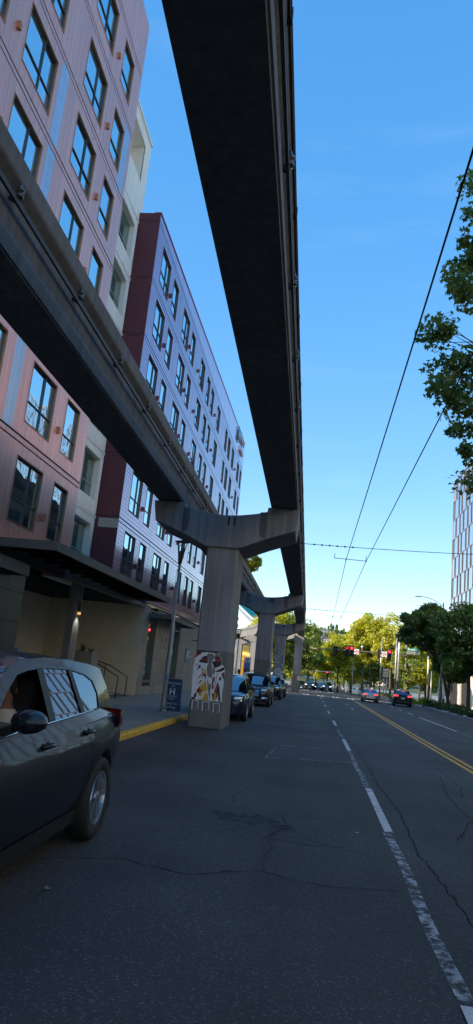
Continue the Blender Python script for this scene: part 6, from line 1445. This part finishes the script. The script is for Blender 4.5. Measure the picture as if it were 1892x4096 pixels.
# podium shopfront
mb = MB(); mb.box(TX-.3, 44, TY0, TY1+6, 4.0, 4.6); obj('podium_band', mb, SPAN, tw, world=True)
mb = MB(); mb.box(TX+.6, 43.9, TY0+.1, TY1+5.8, -1, 4.0); obj('podium_core', mb, mat('lobby', (.25, .21, .16), .8), tw, world=True)
for i, y in enumerate(np.arange(TY0, TY1+5, 2.6)):
    piece('shopfront_pane', TX+.30, TX+.32, y+.04, y+2.56, -.5, 3.98, TGLASS, tw); piece('shopfront_post', TX+.24, TX+.40, y-.04, y+.04, -.9, 4.0, MUL, tw)
for y in (84.0, 92.0, 100.0):
    mb = MB(); mb.box(TX-.05, TX+.29, y, y+1.6, -.9, 3.99); obj('stone_pier', mb, STUCCO, tw, world=True)
    
# mid-rise glass block across the street (seen in the hotel and car windows; its sunlit top throws light back on the hotel)
ob = thing('office_block', 'mid-rise office block with broad panes and pale bands across the street', 'building', (30, 10, 0))
OX = 22.5; OWALL = mat('office_band', (.48, .45, .40), .6, var=.06)
mb = MB(); mb.box(OX, 42, -46, 70, -1, 23.0); obj('core', mb, OWALL, ob, world=True)
OGL = glassmat('office_glass', (.03, .05, .05), .55, (1, .98, .95), .012, .05)
for z in np.arange(.6, 22, 3.8):
    for y in np.arange(-45.5, 69, 3.9): piece('office_pane', OX-.06, OX-.001, y+.12, y+3.6, z, z+2.9, OGL, ob)
mb = MB(); mb.box(OX-.2, 42.1, -46.1, 70.1, 23.0, 23.5); obj('parapet', mb, OWALL, ob, world=True)

# ================================================================== SWOOPING MUSEUM BEHIND
ms = thing('museum_building', 'swooping museum with a gold lower skin, cream gable and green glass ribs', 'building', (-13, 132, gz(132)))
GOLD = mat('gold_skin', (.62, .38, .10), .35, .8, var=.35, scale=.5, bump=.03, bscale=.7); CREAM = mat('cream_skin', (.62, .52, .38), .6, var=.15, scale=.6); SILV = mat('silver_skin', (.55, .57, .62), .35, .6, var=.1, scale=.5)
GRN = glassmat('green_rib_glass', (.02, .22, .15), .45, (.5, 1, .85), .01); GRIB = mat('green_rib', (.02, .10, .075), .5)
def skin_sheet(nm, grid, m, th=.35):
    mb = MB(); rows = [[Vector(p) for p in r] for r in grid]; mb.loft(rows); back = [[p + Vector((0, th*8, 0)) for p in r] for r in rows]; mb.loft([r[::-1] for r in back])
    n = len(rows[0])
    for a, b in ((rows[0], back[0]), (rows[-1], back[-1])): mb.loft([a, b])
    mb.loft([[r[0] for r in rows], [r[0] for r in back]]); mb.loft([[r[-1] for r in rows], [r[-1] for r in back]])
    return obj(nm, mb, m, ms, world=True, smooth=False)
grid = []
for i in range(9):
    v = i/8; z = gz(130)-.2+v*7.0; row = []
    for j in range(9):
        u = j/8; x = -26+u*16.3 + .8*math.sin(v*2.6); y = 131 + 2.2*math.sin(u*3.0+v*1.5) - 1.2*math.sin(v*3.1); row.append((x, y, z))
    grid.append(row)
skin_sheet('gold_wall', grid, GOLD)
skin_sheet('cream_gable', [[(-19.5+u*9.2*(1-v*.55), 129.5+.8*math.sin(u*3), 6.9+v*(6.4-4.0*u)) for u in np.linspace(0, 1, 8)] for v in np.linspace(0, 1, 6)], CREAM)
skin_sheet('silver_edge', [[(-14.2+u*4.3, 128.9, 12.9-u*3.6-.25*math.sin(u*3.1)+v*(.45+.5*u)) for u in np.linspace(0, 1, 9)] for v in (0, 1)], SILV, .15)
for i in range(7):
    a = i/6; x0 = -14.4+a*2.9; z0 = 13.9-a*2.3
    mb = MB(); q = [(x0, 131.5, z0), (x0+.42, 131.5, z0-.36), (x0+1.5, 132.6, z0+.15), (x0+1.1, 132.6, z0+.55)]; mb.add(q + [(x, y+.12, z) for x, y, z in q], [(0,1,2,3),(7,6,5,4),(0,4,5,1),(1,5,6,2),(2,6,7,3),(3,7,4,0)]); obj('glass_panel', mb, GRN, ms, world=True)
    mb = MB(); mb.tube([q[0], q[3]], .06, 6); mb.tube([q[0], q[1]], .05, 6); obj('rib', mb, GRIB, ms, world=True)
mb = MB(); mb.box(-27, -11, 134.5, 150, gz(140), 7.5); obj('rear_block', mb, CREAM, ms, world=True)

# ================================================================== FAR HILL WITH HOUSES
HX0 = -260
def hillz(x, y):
    t = np.clip((y-420)/420, 0, 1); s = t*t*(3-2*t)
    return -4 + s*(47 + 4*math.sin(x*.012+.6) - 7*np.clip((x-20)/60, 0, 1) - 10*np.clip((-20-x)/200, 0, 1))
rows = [[(x, y, float(hillz(x, y))-.3) for x in np.linspace(-420, 460, 34)] for y in np.linspace(415, 960, 16)]
struct('hillside', MB().loft(rows), mat('hill_green', (.045, .065, .03), .95, var=.4, scale=.03), smooth=True)
HW = [mat('house_wall_%d' % i, c, .8) for i, c in enumerate([(.55,.55,.55), (.42,.38,.34), (.30,.32,.36), (.62,.58,.5), (.25,.16,.13), (.40,.46,.50)])]
HR = [mat('house_roof_%d' % i, c, .8) for i, c in enumerate([(.09,.09,.10), (.16,.10,.08), (.20,.20,.22)])]; HG = glassmat('house_glass', (.02,.025,.03), .35)
def house_proto(w, d, h, flat, wm_, rm_, storeys, cols):
    mb = MB(); mb.box(-w/2, w/2, -d/2, d/2, -4, h); W_ = mb.mesh('wall', wm_); r = MB()
    if flat: r.box(-w/2-.3, w/2+.3, -d/2-.3, d/2+.3, h+.002, h+.5)
    else: r.extr([(-w/2-.5, h), (w/2+.5, h), (0, h+w*.28)], lambda u, v, t: (u, t, v), -d/2-.5, d/2+.5)
    R_ = r.mesh('roof', rm_); wins = []
    for s in range(storeys):
        for c in range(cols):
            x = -w/2 + w*(c+.5)/cols; z = .9+s*(h/storeys); q = MB(); q.box(x-w/cols*.30, x+w/cols*.30, -d/2-.12, -d/2+.05, z, z+h/storeys*.55); wins.append(q.mesh('window', HG))
    return W_, R_, wins
HP = [house_proto(11, 10, 8.5, False, HW[0], HR[0], 2, 3), house_proto(16, 11, 10, True, HW[2], HR[2], 3, 4), house_proto(9, 9, 7, False, HW[3], HR[1], 2, 2), house_proto(22, 12, 12, True, HW[1], HR[2], 4, 5), house_proto(12, 10, 9, True, HW[5], HR[0], 3, 3), house_proto(10, 10, 8, False, HW[4], HR[0], 2, 3)]
HL = ['pale gabled house with dark roof on the far hillside', 'grey-blue flat-roofed block on the far hillside', 'small cream gabled house with brown roof on the far hillside', 'long tan flat-roofed apartment block on the far hillside', 'light blue-grey flat-roofed house on the far hillside', 'dark red-brown gabled house on the far hillside']
gq = np.random.default_rng(5); hs = []
for k, y in enumerate(np.arange(500, 850, 27)):
    x = -75 + gq.uniform(0, 8)
    while x < 110:
        i = int(gq.integers(0, 6)); w = [11, 16, 9, 22, 12, 10][i]
        vis = -40 < x < 62
        if vis: hs.append((x + w/2, y + gq.uniform(-6, 6), i, w))
        x += w*.8 + gq.uniform(2, 8)
for x, y, i, w in hs:
    t = thing('house', HL[i], 'house', (x, y, float(hillz(x, y))), gq.uniform(-.35, .35), 'houses on the far hillside'); t.scale = (.8, .8, .8)
    W_, R_, wins = HP[i]
    for nm, me in [('wall', W_), ('roof', R_)] + [('window', q) for q in wins]: o = link(bpy.data.objects.new(nm, me)); o.parent = t
HT = [(leaf_mesh('crown', [(gq.normal(0, 1.6), gq.normal(0, 1.6), z) for z in np.linspace(3, 11, 12)], [2.6*(1-.3*abs(z-7)/4) for z in np.linspace(3, 11, 12)], 36, 1.5, L_GREEN, 'clump', 401), 'round'),
      (leaf_mesh('crown', [(gq.normal(0, .3), gq.normal(0, .3), z) for z in np.linspace(2, 17, 16)], [3.2*(1-z/18.5)+.4 for z in np.linspace(2, 17, 16)], 30, 1.3, L_DARK, 'clump', 402), 'conifer')]
tm_ = MB().tube([(0, 0, -1), (0, 0, 6), (0, 0, 9)], [.35, .25, .1], 7).mesh('trunk', BARK)
for k in range(90):
    if k < 30: x, y = gq.uniform(-60, 90), gq.uniform(845, 880)
    else: x, y = gq.uniform(-50, 75), gq.uniform(480, 840)
    i = 0 if gq.uniform() < .62 else 1
    t = thing('hill_tree', ['round green tree among the hillside houses', 'dark conifer among the hillside houses'][i] if k >= 30 else ['round tree on the hill crest against the sky', 'dark conifer on the hill crest against the sky'][i], 'tree', (x, y, float(hillz(x, y))), gq.uniform(0, 6), 'trees on the far hillside')
    t.scale = (1, 1, 1) if k >= 30 else (1.05,)*3
    for nm, me in (('trunk', tm_), ('crown', HT[i][0])): o = link(bpy.data.objects.new(nm, me)); o.parent = t
